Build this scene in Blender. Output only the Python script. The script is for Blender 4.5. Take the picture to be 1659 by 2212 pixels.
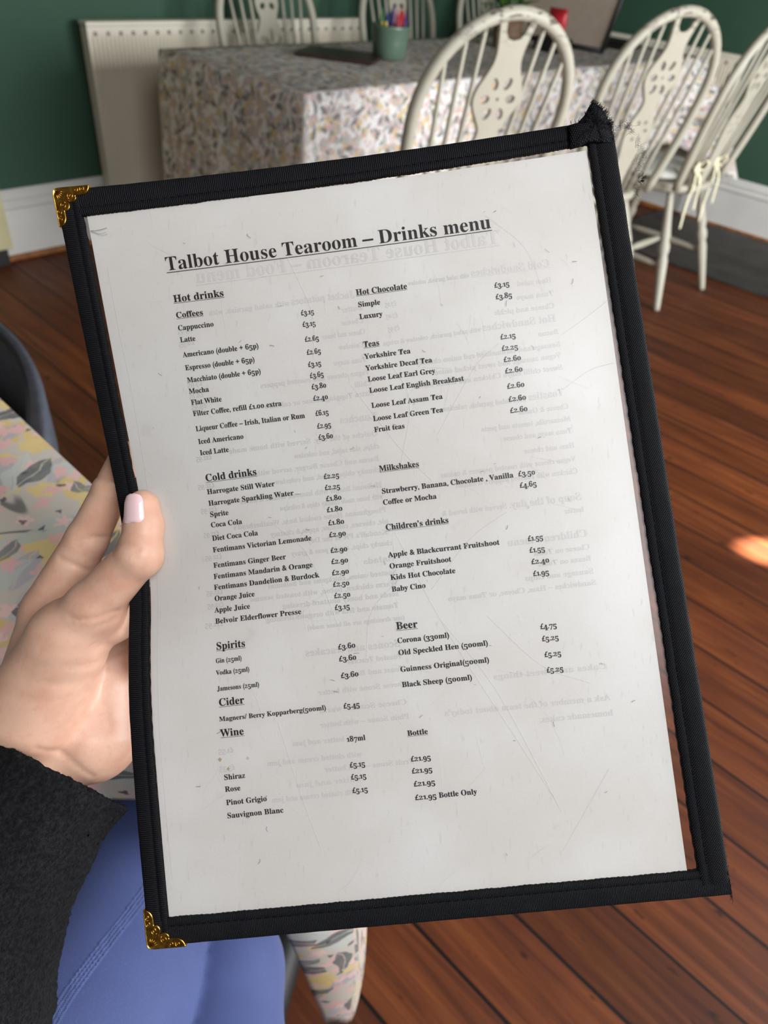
import bpy, bmesh, math, random
import numpy as np
from mathutils import Vector, Matrix, noise
for _o in list(bpy.data.objects):
    bpy.data.objects.remove(_o)
random.seed(7)
rng = np.random.default_rng(5)
SC = bpy.context.scene
COL = SC.collection

# ------------------------------------------------------------------ camera, light, exposure
# room axes: X along the radiator wall, Y towards it, Z up; the camera stands over the origin
EYE = Vector((0, 0, 1.15))
RIGHT = Vector((.698, -.71125, .08321)); DOWN = Vector((-.41173, -.49368, -.76601)); FWD = Vector((.5859, .50041, -.63742))
cd = bpy.data.cameras.new('camera')
cam = bpy.data.objects.new('camera', cd); COL.objects.link(cam)
m = Matrix((RIGHT, -DOWN, -FWD)).transposed().to_4x4(); m.translation = EYE
cam.matrix_world = m
cd.sensor_fit = 'VERTICAL'; cd.sensor_height = 36; cd.lens = 1550 / 2212 * 36
cd.clip_start = .02; cd.clip_end = 60
cd.dof.use_dof = True; cd.dof.focus_distance = .295; cd.dof.aperture_fstop = cd.lens / 2.0
SC.camera = cam

wd = bpy.data.worlds.new('world'); SC.world = wd; wd.use_nodes = True
wd.node_tree.nodes['Background'].inputs[0].default_value = (1.0, .93, .84, 1)
wd.node_tree.nodes['Background'].inputs[1].default_value = .055


def area(name, loc, target, sx, sy, power, color):
    l = bpy.data.lights.new(name, 'AREA'); l.shape = 'RECTANGLE'; l.size = sx; l.size_y = sy
    l.energy = power; l.color = color
    o = bpy.data.objects.new(name, l); COL.objects.link(o)
    o.location = loc
    o.rotation_euler = (Vector(target) - Vector(loc)).to_track_quat('-Z', 'Y').to_euler()
    return o


area('window_light', (2.4, -1.7, 1.25), (2.5, 1.6, .5), 1.8, 1.5, 200, (.90, .95, 1))
area('side_window_light', (.05, -.78, 1.95), (.2, .2, .95), .9, .9, 29, (.93, .96, 1))
sp = bpy.data.lights.new('sunbeam', 'SPOT'); sp.energy = 14000; sp.spot_size = math.radians(1.7); sp.spot_blend = .35; sp.shadow_soft_size = .02
sp.color = (1, .86, .66)
spo = bpy.data.objects.new('sunbeam', sp); COL.objects.link(spo); spo.location = (3.6, -1.7, 2.0)
spo.rotation_euler = (Vector((1.70, .165, 0)) - spo.location).to_track_quat('-Z', 'Y').to_euler()
SC.view_settings.view_transform = 'Standard'; SC.view_settings.look = 'None'
SC.view_settings.exposure = 0; SC.view_settings.gamma = 1; SC.view_settings.use_curve_mapping = False

# ------------------------------------------------------------------ helpers


def tag(o, label=None, cat=None, group=None, kind=None):
    if label: o['label'] = label
    if cat: o['category'] = cat
    if group: o['group'] = group
    if kind: o['kind'] = kind
    return o


def empty(name, loc=(0, 0, 0), rz=0, label=None, cat=None, group=None):
    o = bpy.data.objects.new(name, None); COL.objects.link(o)
    o.location = loc; o.rotation_euler = (0, 0, rz); o.empty_display_size = .05
    return tag(o, label, cat, group)


def link(name, me, mat, parent=None, smooth=True):
    o = bpy.data.objects.new(name, me); COL.objects.link(o)
    if mat: me.materials.append(mat)
    if smooth: me.polygons.foreach_set('use_smooth', [True] * len(me.polygons))
    if parent: o.parent = parent
    return o


def obj(name, bm, mat, parent=None, smooth=True, angle=None):
    bmesh.ops.recalc_face_normals(bm, faces=bm.faces)
    me = bpy.data.meshes.new(name); bm.to_mesh(me); bm.free()
    o = link(name, me, mat, parent, smooth)
    if angle is not None and smooth:
        me.set_sharp_from_angle(angle=math.radians(angle))
    return o


def pyobj(name, vs, fs, mat, parent=None, smooth=True):
    me = bpy.data.meshes.new(name)
    me.from_pydata([tuple(map(float, v)) for v in vs], [], [tuple(map(int, f)) for f in fs]); me.update()
    return link(name, me, mat, parent, smooth)


def box(bm, x0, x1, y0, y1, z0, z1, bev=0):
    r = bmesh.ops.create_cube(bm, size=1)
    for v in r['verts']:
        v.co = Vector((x0 + (v.co.x + .5) * (x1 - x0), y0 + (v.co.y + .5) * (y1 - y0), z0 + (v.co.z + .5) * (z1 - z0)))
    if bev:
        es = list({e for v in r['verts'] for e in v.link_edges})
        bmesh.ops.bevel(bm, geom=es, offset=bev, segments=2, affect='EDGES', profile=.6)


def tube(bm, pts, rad, n=10, flat=None, caps=True):
    """swept tube through pts; rad a number or list; flat=(a,b) ellipse factors with fixed side axis"""
    pts = [Vector(p) for p in pts]
    if not hasattr(rad, '__len__'): rad = [rad] * len(pts)
    rings = []
    prev = None
    for i, p in enumerate(pts):
        t = (pts[min(i + 1, len(pts) - 1)] - pts[max(i - 1, 0)]).normalized()
        if flat:
            s = flat[2] - t * flat[2].dot(t); s.normalize()
        elif prev is None:
            a = Vector((0, 0, 1)) if abs(t.z) < .9 else Vector((1, 0, 0))
            s = t.cross(a).normalized()
        else:
            s = (prev - t * prev.dot(t)).normalized()
        prev = s
        u = t.cross(s)
        fa, fb = (flat[0], flat[1]) if flat else (1, 1)
        rings.append([bm.verts.new(p + (s * math.cos(k * 2 * math.pi / n) * fa + u * math.sin(k * 2 * math.pi / n) * fb) * rad[i]) for k in range(n)])
    for a, b in zip(rings, rings[1:]):
        for k in range(n):
            bm.faces.new((a[k], a[(k + 1) % n], b[(k + 1) % n], b[k]))
    if caps:
        bm.faces.new(rings[0]); bm.faces.new(rings[-1])


def lathe(bm, prof, p0, p1, n=14):
    """turned post from p0 to p1: prof = [(t, r)]"""
    p0, p1 = Vector(p0), Vector(p1)
    tube(bm, [p0.lerp(p1, t) for t, r in prof], [r for t, r in prof], n)


def spline(pts, n):
    """Catmull-Rom through pts"""
    P = [Vector(p) for p in pts]; out = []
    Q = [P[0] * 2 - P[1]] + P + [P[-1] * 2 - P[-2]]
    for i in range(1, len(Q) - 2):
        a, b, c, d = Q[i - 1:i + 3]
        for k in range(n):
            t = k / n
            out.append(.5 * ((2 * b) + (c - a) * t + (2 * a - 5 * b + 4 * c - d) * t * t + (3 * b - a - 3 * c + d) * t ** 3))
    out.append(P[-1])
    return out


def lin(s):
    """sRGB 0-255 triple to linear"""
    return tuple(((c / 255) / 12.92 if c / 255 <= .04045 else ((c / 255 + .055) / 1.055) ** 2.4) for c in s) + (1,)


# ------------------------------------------------------------------ node helper
class NT:
    def __init__(self, name):
        self.m = bpy.data.materials.new(name); self.m.use_nodes = True
        self.t = self.m.node_tree; self.b = self.t.nodes['Principled BSDF']

    def n(self, typ, **kw):
        nd = self.t.nodes.new(typ)
        for k, v in kw.items():
            if k.startswith('_'):
                setattr(nd, k[1:], v)
        return nd

    def put(self, sock, v):
        if hasattr(v, 'is_output') or isinstance(v, bpy.types.NodeSocket): self.t.links.new(v, sock)
        else: sock.default_value = v

    def math(self, op, a, b=None, c=None, clamp=False):
        nd = self.n('ShaderNodeMath', _operation=op); nd.use_clamp = clamp
        for i, v in enumerate((a, b, c)):
            if v is not None: self.put(nd.inputs[i], v)
        return nd.outputs[0]

    def vmath(self, op, a, b=None, out=0):
        nd = self.n('ShaderNodeVectorMath', _operation=op)
        self.put(nd.inputs[0], a)
        if b is not None: self.put(nd.inputs[1], b)
        return nd.outputs[out]

    def coord(self, kind='Object'):
        return self.n('ShaderNodeTexCoord').outputs[kind]

    def map(self, vec, scale=(1, 1, 1), rot=(0, 0, 0), loc=(0, 0, 0)):
        nd = self.n('ShaderNodeMapping'); self.put(nd.inputs[0], vec)
        nd.inputs['Scale'].default_value = scale; nd.inputs['Rotation'].default_value = rot; nd.inputs['Location'].default_value = loc
        return nd.outputs[0]

    def noise(self, vec, scale, detail=3, rough=.55, dist=0, out=0):
        nd = self.n('ShaderNodeTexNoise'); self.put(nd.inputs['Vector'], vec)
        nd.inputs['Scale'].default_value = scale; nd.inputs['Detail'].default_value = detail
        nd.inputs['Roughness'].default_value = rough; nd.inputs['Distortion'].default_value = dist
        return nd.outputs[out]

    def ramp(self, f, stops):
        nd = self.n('ShaderNodeValToRGB'); self.put(nd.inputs[0], f)
        el = nd.color_ramp.elements
        while len(el) < len(stops): el.new(.5)
        for e, (p, c) in zip(el, stops):
            e.position = p; e.color = c if hasattr(c, '__len__') else (c, c, c, 1)
        return nd.outputs[0]

    def mix(self, f, a, b, mode='MIX'):
        nd = self.n('ShaderNodeMix', _data_type='RGBA', _blend_type=mode)
        self.put(nd.inputs[0], f); self.put(nd.inputs[6], a); self.put(nd.inputs[7], b)
        return nd.outputs[2]

    def step(self, x, lo, hi):
        nd = self.n('ShaderNodeMapRange', _interpolation_type='SMOOTHSTEP')
        self.put(nd.inputs[0], x); nd.inputs[1].default_value = lo; nd.inputs[2].default_value = hi
        return nd.outputs[0]

    def bump(self, h, strength=.3, dist=.001):
        nd = self.n('ShaderNodeBump'); nd.inputs['Strength'].default_value = strength; nd.inputs['Distance'].default_value = dist
        self.put(nd.inputs['Height'], h); self.t.links.new(nd.outputs[0], self.b.inputs['Normal'])

    def done(self, color=None, rough=.6, metal=0, spec=None, **kw):
        if color is not None: self.put(self.b.inputs['Base Color'], color)
        self.put(self.b.inputs['Roughness'], rough); self.b.inputs['Metallic'].default_value = metal
        if spec is not None: self.b.inputs['Specular IOR Level'].default_value = spec
        for k, v in kw.items():
            self.put(self.b.inputs[k.replace('_', ' ')], v)
        return self.m


def plain(name, rgb, rough=.6, metal=0, var=.06, scale=30, bump=0, spec=None):
    t = NT(name); c = lin(rgb)
    f = t.noise(t.coord(), scale, 4)
    col = t.mix(t.step(f, .3, .7), tuple(x * (1 - var * 2) for x in c[:3]) + (1,), tuple(min(1, x * (1 + var)) for x in c[:3]) + (1,))
    if bump: t.bump(f, bump, .002)
    return t.done(col, rough, metal, spec)


# ------------------------------------------------------------------ materials
def mat_wood_floor():
    t = NT('stained floorboards'); p = t.coord()
    sx = t.n('ShaderNodeSeparateXYZ'); t.put(sx.inputs[0], p)
    b = t.math('DIVIDE', t.math('SUBTRACT', sx.outputs[0], .041), .1215)
    idx = t.math('FLOOR', b); fr = t.math('FRACT', b)
    wn = t.n('ShaderNodeTexWhiteNoise', _noise_dimensions='1D'); t.put(wn.inputs['W'], idx)
    cb = t.n('ShaderNodeCombineXYZ'); t.put(cb.inputs[0], t.math('MULTIPLY', wn.outputs[0], 7.3)); t.put(cb.inputs[1], t.math('MULTIPLY', wn.outputs[0], 31.))
    q = t.vmath('ADD', p, cb.outputs[0])
    grain = t.noise(t.map(q, (28, 1.6, 1)), 1.6, 6, .62, .6)
    fine = t.noise(t.map(q, (160, 5, 1)), 1, 4, .6)
    blot = t.noise(t.map(q, (3, 1.2, 1)), 1.3, 4, .6)
    col = t.ramp(grain, [(.28, lin((58, 27, 13))), (.5, lin((96, 48, 22))), (.72, lin((120, 65, 31)))])
    col = t.mix(t.math('MULTIPLY', t.step(fine, .42, .68), .45), col, lin((76, 34, 18)))
    col = t.mix(t.math('MULTIPLY', t.step(blot, .44, .72), .6), col, lin((70, 30, 18)))
    knot = t.noise(t.map(q, (14, 5, 1)), 3.4, 2, .5)
    col = t.mix(t.math('MULTIPLY', t.step(knot, .68, .76), .85), col, lin((34, 18, 12)))
    peg = t.noise(t.map(q, (60, 22, 1)), 1.4, 2, .5)
    col = t.mix(t.math('MULTIPLY', t.step(peg, .70, .76), .7), col, lin((40, 20, 13)))
    hue = t.math('MULTIPLY_ADD', wn.outputs[0], .5, .72)
    col = t.mix(1.0, col, hue, 'MULTIPLY')
    d = t.math('MINIMUM', fr, t.math('SUBTRACT', 1.0, fr))
    gap = t.math('SUBTRACT', 1.0, t.step(d, .012, .032))
    col = t.mix(gap, col, lin((14, 9, 7)))
    t.bump(t.math('SUBTRACT', t.math('MULTIPLY', grain, .25), t.math('MULTIPLY', gap, 1.)), .5, .003)
    return t.done(col, t.math('MULTIPLY_ADD', blot, .22, .40), spec=.22)


def mat_floral(name, seed, ground=(226, 220, 214), sc=1.0, weave=True, fade=0.0):
    """printed cotton: sprigs, petals and leaves scattered on an off-white ground (UV in metres)"""
    t = NT(name); uv = t.coord('UV')
    wob = t.noise(uv, 42 * sc, 2, .5, 0, 1)
    uvw = t.vmath('ADD', uv, t.vmath('MULTIPLY', t.vmath('SUBTRACT', wob, (.5, .5, .5)), (.017 / sc, .017 / sc, 0)))
    col = t.rgb = lin(ground)

    def layer(col, scale, off, shape, a, b, rgb, prob, soft=.08, petals=5, rgb2=None):
        v = t.n('ShaderNodeTexVoronoi', _feature='F1', _voronoi_dimensions='2D')
        pp = t.vmath('ADD', uvw, (off, off * 1.7, 0))
        t.put(v.inputs['Vector'], pp); v.inputs['Scale'].default_value = scale * sc; v.inputs['Randomness'].default_value = .85
        loc = t.vmath('SUBTRACT', pp, v.outputs['Position'])
        loc = t.vmath('MULTIPLY', loc, (scale * sc, scale * sc, 0))
        wn = t.n('ShaderNodeTexWhiteNoise', _noise_dimensions='3D'); t.put(wn.inputs['Vector'], v.outputs['Position'])
        s = t.n('ShaderNodeSeparateXYZ'); t.put(s.inputs[0], wn.outputs['Color'])
        ang = t.math('MULTIPLY', s.outputs[0], 6.283)
        rot = t.n('ShaderNodeVectorRotate', _rotation_type='Z_AXIS'); t.put(rot.inputs['Vector'], loc); t.put(rot.inputs['Angle'], ang)
        q = t.n('ShaderNodeSeparateXYZ'); t.put(q.inputs[0], rot.outputs[0])
        x, y = q.outputs[0], q.outputs[1]
        if shape == 'leaf':      # pointed ellipse with a midrib
            w = t.math('MULTIPLY', t.math('SUBTRACT', 1.0, t.math('POWER', t.math('ABSOLUTE', t.math('DIVIDE', x, a)), 1.6)), b)
            f = t.math('SUBTRACT', w, t.math('ABSOLUTE', y))
            mask = t.step(f, 0, soft * b)
            mask = t.math('MULTIPLY', mask, t.step(t.math('ABSOLUTE', y), .0, .02))
        else:
            r = t.vmath('LENGTH', rot.outputs[0], out=1)
            th = t.math('ARCTAN2', y, x)
            rr = t.math('MULTIPLY_ADD', t.math('COSINE', t.math('MULTIPLY', th, float(petals))), b, a)
            mask = t.step(t.math('SUBTRACT', rr, r), 0, soft)
        mask = t.math('MULTIPLY', mask, t.math('LESS_THAN', s.outputs[1], prob))
        c = lin(rgb)
        if rgb2: c = t.mix(s.outputs[2], lin(rgb), lin(rgb2))
        wash = t.noise(uv, 60 * sc, 3)
        mask = t.math('MULTIPLY', mask, t.math('MULTIPLY_ADD', wash, .5, .66, clamp=True))
        return t.mix(mask, col, c)

    # stems: thin contour lines
    st = t.noise(uv, 7 * sc, 1, .4, .5)
    line = t.math('SUBTRACT', 1.0, t.step(t.math('ABSOLUTE', t.math('SUBTRACT', st, .5)), .004, .011))
    gate = t.step(t.noise(t.vmath('ADD', uv, (3.1, 1.7, 0)), 9 * sc, 1), .47, .53)
    col = t.mix(t.math('MULTIPLY', t.math('MULTIPLY', line, gate), .9), col, lin((92, 92, 88)))
    col = layer(col, 13, 1.3 + seed, 'flower', .33, .06, (206, 176, 112), .52, petals=7, rgb2=(196, 166, 104))
    col = layer(col, 24, 5.1 + seed, 'flower', .36, .05, (204, 178, 118), .4, petals=6)
    col = layer(col, 19, 2.2 + seed, 'leaf', .55, .27, (172, 164, 166), .62, rgb2=(156, 150, 154))
    col = layer(col, 15, 9.7 + seed, 'leaf', .6, .24, (168, 170, 160), .5, rgb2=(186, 186, 176))
    col = layer(col, 46, 3.3 + seed, 'flower', .38, .1, (212, 166, 160), .34, petals=5, rgb2=(216, 178, 170))
    # pink clusters gather in patches
    col = layer(col, 40, 7.9 + seed, 'flower', .36, .1, (208, 160, 154), .3, petals=5)
    col = layer(col, 17, 4.4 + seed, 'leaf', .52, .2, (96, 98, 96), .45, rgb2=(82, 85, 84))
    col = layer(col, 27, 8.8 + seed, 'leaf', .5, .2, (122, 124, 120), .3, rgb2=(98, 102, 100))
    col = layer(col, 62, 6.2 + seed, 'flower', .22, .05, (70, 68, 70), .16, petals=3)
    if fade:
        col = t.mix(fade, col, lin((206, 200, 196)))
    if weave:
        s = t.n('ShaderNodeSeparateXYZ'); t.put(s.inputs[0], uv)
        w = t.math('MULTIPLY', t.math('SINE', t.math('MULTIPLY', t.math('ADD', s.outputs[0], s.outputs[1]), 5200.)), t.math('SINE', t.math('MULTIPLY', s.outputs[1], 6100.)))
        col = t.mix(t.math('MULTIPLY_ADD', w, .05, .06, clamp=True), col, lin((150, 144, 138)))
        t.bump(w, .12, .0004)
    m_ = t.done(col, .82, spec=.2)
    return m_


def mat_chair():
    t = NT('chipped cream paint'); p = t.coord()
    f = t.noise(p, 9, 3)
    col = t.mix(f, lin((158, 151, 133)), lin((178, 171, 154)))
    s = t.n('ShaderNodeSeparateXYZ'); t.put(s.inputs[0], p)
    top = t.step(s.outputs[2], .93, 1.0)
    chip = t.noise(t.map(p, (26, 60, 90)), 1.0, 4, .62)
    col = t.mix(t.math('MULTIPLY', t.step(chip, .55, .60), t.math('MULTIPLY', top, .9)), col, lin((70, 58, 46)))
    c2 = t.noise(p, 55, 4, .6)
    col = t.mix(t.math('MULTIPLY', t.step(c2, .70, .74), .5), col, lin((120, 108, 92)))
    t.bump(f, .1, .002)
    return t.done(col, .5, spec=.35)


def mat_webbing(name, pitch, weave, base=(10, 10, 12), hi=(46, 46, 50), a=.0):
    """woven ribbon; UV in millimetres (u along, v across)"""
    t = NT(name); uv = t.coord('UV')
    wob = t.noise(uv, .35, 2)
    s = t.n('ShaderNodeSeparateXYZ'); t.put(s.inputs[0], uv)
    u = t.math('ADD', s.outputs[0], t.math('MULTIPLY', wob, .8))
    k = 2 * math.pi / pitch
    rib = t.math('MULTIPLY_ADD', t.math('SINE', t.math('MULTIPLY', u, k)), .5, .5)
    if weave:
        row = t.math('FLOOR', t.math('DIVIDE', s.outputs[0], pitch / 2))
        ph = t.math('MULTIPLY', row, math.pi)
        d = t.math('MULTIPLY_ADD', t.math('SINE', t.math('ADD', t.math('MULTIPLY', s.outputs[1], 2 * math.pi / .95), ph)), .5, .5)
        fr = t.math('MULTIPLY_ADD', t.math('SINE', t.math('MULTIPLY', s.outputs[0], 2 * k)), .5, .5)
        h = t.math('MULTIPLY', d, fr)
    else:
        d = t.math('MULTIPLY_ADD', t.math('SINE', t.math('MULTIPLY', s.outputs[1], 2 * math.pi / .45)), .5, .5)
        h = t.math('MULTIPLY', rib, t.math('MULTIPLY_ADD', d, .4, .6))
    n = t.noise(uv, .12, 3)
    col = t.mix(t.math('MULTIPLY', t.math('POWER', h, 2.0), t.math('MULTIPLY_ADD', n, .9, .25, clamp=True)), lin(base), lin(hi))
    spk = t.noise(uv, 1.9, 2)
    col = t.mix(t.math('MULTIPLY', t.step(spk, .74, .80), .5), col, lin((120, 120, 124)))
    t.bump(h, .9, .00035)
    return t.done(col, .62, spec=.12)


def mat_paper():
    t = NT('printed paper'); p = t.coord()
    f = t.noise(p, 900, 3, .6)
    g = t.noise(p, 14, 4, .6)
    col = t.mix(t.step(g, .35, .7), lin((226, 223, 219)), lin((234, 233, 231)))
    fib = t.noise(t.map(p, (520, 130, 1), (0, 0, .6)), 1, 3, .6)
    col = t.mix(t.math('MULTIPLY', t.step(fib, .60, .74), .22), col, lin((176, 172, 168)))
    st = t.noise(p, 48, 3, .55)
    col = t.mix(t.math('MULTIPLY', t.step(st, .69, .76), .16), col, lin((188, 176, 156)))
    t.bump(f, .22, .0003)
    tr = t.n('ShaderNodeBsdfTranslucent'); t.put(tr.inputs[0], col)
    t.done(col, .62, spec=.18)
    mx = t.n('ShaderNodeMixShader'); mx.inputs[0].default_value = .25
    out = t.t.nodes['Material Output']
    t.t.links.new(t.b.outputs[0], mx.inputs[1]); t.t.links.new(tr.outputs[0], mx.inputs[2]); t.t.links.new(mx.outputs[0], out.inputs[0])
    return t.m


def mat_film():
    t = NT('clear plastic film'); p = t.coord()
    out = t.t.nodes['Material Output']
    tr = t.n('ShaderNodeBsdfTransparent'); tr.inputs[0].default_value = (.965, .955, .94, 1)
    gl = t.n('ShaderNodeBsdfGlossy'); gl.inputs['Roughness'].default_value = .22
    fr = t.n('ShaderNodeFresnel'); fr.inputs[0].default_value = 1.38
    mx = t.n('ShaderNodeMixShader'); t.put(mx.inputs[0], t.math('MULTIPLY', fr.outputs[0], .8))
    t.t.links.new(tr.outputs[0], mx.inputs[1]); t.t.links.new(gl.outputs[0], mx.inputs[2]); t.t.links.new(mx.outputs[0], out.inputs[0])
    return t.m


def mat_skin():
    t = NT('skin'); p = t.map(t.coord(), (1000, 1000, 1000))
    a = t.noise(p, .055, 3); b = t.noise(p, .35, 4); c = t.noise(t.map(p, (1.1, .45, 1), (0, 0, .6)), 1.6, 3, .6)
    col = t.mix(t.step(a, .35, .65), lin((198, 152, 128)), lin((208, 166, 142)))
    col = t.mix(t.math('MULTIPLY', t.step(b, .5, .8), .3), col, lin((188, 128, 108)))
    t.bump(t.math('ADD', t.math('MULTIPLY', c, .8), t.math('MULTIPLY', t.noise(p, 2.6, 2), .2)), .12, .0006)
    return t.done(col, .46, spec=.4, Subsurface_Weight=.22, Subsurface_Radius=(.009, .0035, .002), Subsurface_Scale=1.0)


def mat_fleece():
    t = NT('dark fleece'); p = t.map(t.coord(), (1000, 1000, 1000))
    a = t.noise(p, .62, 5, .68); b = t.noise(p, .12, 3)
    col = t.mix(t.step(a, .35, .75), lin((9, 9, 10)), lin((42, 41, 44)))
    t.bump(a, 1.0, .004)
    return t.done(col, .95, spec=.05, Sheen_Weight=.03)


def mat_leggings():
    t = NT('blue stretch jersey'); p = t.coord()
    a = t.noise(t.map(p, (900, 900, 900)), 1, 2); b = t.noise(p, 9, 3)
    col = t.mix(t.step(b, .3, .7), lin((62, 72, 114)), lin((70, 81, 126)))
    col = t.mix(t.math('MULTIPLY', t.step(a, .5, .8), .25), col, lin((90, 101, 147)))
    t.bump(a, .25, .0006)
    return t.done(col, .7, spec=.25, Sheen_Weight=.1)


def mat_brass():
    t = NT('stamped brass'); p = t.map(t.coord(), (1000, 1000, 1000))
    f = t.noise(p, .5, 4, .6)
    col = t.mix(t.step(f, .35, .7), lin((176, 122, 44)), lin((226, 178, 82)))
    t.bump(f, .3, .0003)
    return t.done(col, .3, 1.0)


M = dict(
    floor=mat_wood_floor(), cloth=mat_floral('floral cotton', 0.0, ground=(184, 172, 159), sc=1.2), cloth2=mat_floral('floral cotton far', 4.0, sc=1.5, weave=False, fade=.12),  # dimmer light on the near cloth is put into its darker ground colour
    chair=mat_chair(), grosgrain=mat_webbing('black grosgrain', .82, False), canvas=mat_webbing('black canvas tape', 1.15, True, hi=(58, 58, 62)),
    ribbed=mat_webbing('black ribbed tape', .62, False, hi=(52, 52, 56)),
    paper=mat_paper(), film=mat_film(), skin=mat_skin(), fleece=mat_fleece(), leggings=mat_leggings(), brass=mat_brass(),
    ink=plain('black ink', (34, 27, 27), .7, var=.1), ghost=plain('print showing through', (197, 194, 192), .75, var=.02),
    wall=plain('green wall paint', (48, 80, 60), .75, var=.05, scale=3, bump=.05), skirting=plain('white gloss paint', (214, 210, 202), .4, var=.03, scale=6),
    radiator=plain('cream radiator enamel', (226, 216, 196), .42, var=.02, scale=5), oakstrip=plain('bare wood strip', (150, 92, 44), .6, var=.2, scale=20),
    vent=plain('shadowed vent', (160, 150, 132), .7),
    stain=plain('brown food spot', (176, 160, 132), .6, var=.1), greystain=plain('grey spot', (190, 187, 185), .6, var=.05),
    slate=plain('dark slate', (58, 52, 48), .6, var=.2, scale=8, bump=.2), black=plain('black lacquer', (26, 22, 21), .5, var=.1),
    tray=plain('dark brown wood', (52, 36, 28), .45, var=.15), sage=plain('sage green glaze', (88, 108, 90), .35, var=.06, scale=12),
    potbrown=plain('brown wicker', (110, 84, 62), .7, var=.2, scale=60, bump=.4), leaf=plain('green leaf', (84, 124, 52), .5, var=.2, scale=25),
    beige=plain('beige menu paper', (188, 168, 150), .7, var=.04), redfoil=plain('red wrapper', (190, 36, 48), .35, var=.1),
    cushion=plain('cream cushion', (222, 218, 208), .85, var=.06, scale=30), ribbon=plain('cream ribbon', (234, 224, 186), .6, var=.05),
    grey=plain('charcoal upholstery', (68, 71, 80), .8, var=.08, scale=60), greydark=plain('black piping', (24, 24, 28), .7),
    cupboard=plain('cream cupboard paint', (206, 196, 150), .5, var=.05, scale=8), nail=plain('pale pink nail varnish', (226, 190, 190), .12, var=.01, spec=.6),
    thread=plain('black thread', (17, 16, 19), .9, spec=.1), scratch=plain('scuffed plastic', (218, 215, 212), .6, var=.02, spec=.1), legs=plain('dark table leg', (60, 40, 30), .5),
    stitch=plain('blue seam thread', (82, 95, 143), .7, var=.1), rose=plain('pink rose print', (232, 92, 140), .8, var=.2),
)
for nm, c in (('red', (168, 34, 40)), ('purple', (78, 40, 104)), ('yellow', (226, 184, 40)), ('blue', (46, 58, 130)), ('green', (50, 104, 60)), ('pink', (196, 90, 110))):
    M['crayon_' + nm] = plain('wax crayon ' + nm, c, .5, var=.05)

# ------------------------------------------------------------------ the room
def structure(name, bm, mat, label, smooth=False):
    o = obj(name, bm, mat, smooth=smooth); o['kind'] = 'structure'; o['label'] = label
    return o


bm = bmesh.new(); box(bm, -2.2, 4.4, -2.4, 3.1, -.06, 0)
structure('floor', bm, M['floor'], 'reddish brown stained floorboards')
bm = bmesh.new(); box(bm, -2.2, 4.32, 2.93, 3.05, 0, 2.6)
structure('wall_back', bm, M['wall'], 'dark green wall behind the radiator')
bm = bmesh.new(); box(bm, 4.2, 4.32, -2.4, 2.93, 0, 2.6)
structure('wall_right', bm, M['wall'], 'dark green wall at the right')


def skirting_profile(bm, p0, p1, inward):
    """moulded skirting board between two floor points"""
    p0, p1, inward = Vector(p0), Vector(p1), Vector(inward)
    prof = [(0, 0), (.022, 0), (.022, .165), (.028, .172), (.028, .182), (.018, .192), (.024, .203), (.012, .222), (.004, .232), (0, .232)]
    a = [bm.verts.new(p0 + inward * d + Vector((0, 0, z + .018))) for d, z in prof]
    b = [bm.verts.new(p1 + inward * d + Vector((0, 0, z + .018))) for d, z in prof]
    k = len(prof)
    for i in range(k): bm.faces.new((a[i], a[(i + 1) % k], b[(i + 1) % k], b[i]))
    bm.faces.new(a); bm.faces.new(b)


bm = bmesh.new(); skirting_profile(bm, (1.0, 2.93, 0), (4.2, 2.93, 0), (0, -1, 0))
structure('baseboard_back', bm, M['skirting'], 'white moulded skirting board under the radiator wall')
bm = bmesh.new(); skirting_profile(bm, (4.2, 2.93, 0), (4.2, -2.4, 0), (-1, 0, 0))
structure('baseboard_right', bm, M['skirting'], 'white moulded skirting board on the right wall')
bm = bmesh.new(); box(bm, .98, 4.18, 2.895, 2.93, 0, .02, .004)
structure('trim_1', bm, M['oakstrip'], 'bare wood strip below the back skirting')
bm = bmesh.new(); box(bm, 4.165, 4.2, -2.4, 2.93, 0, .02, .004)
structure('trim_2', bm, M['oakstrip'], 'bare wood strip below the right skirting')

bm = bmesh.new(); box(bm, 3.40, 4.16, .1, 1.75, 0, .012, .004)
for k in range(4): pass
tag(obj('hearth_slab', bm, M['slate'], smooth=False), 'dark slate hearth slab on the floor beside the right skirting', 'hearth')


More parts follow.
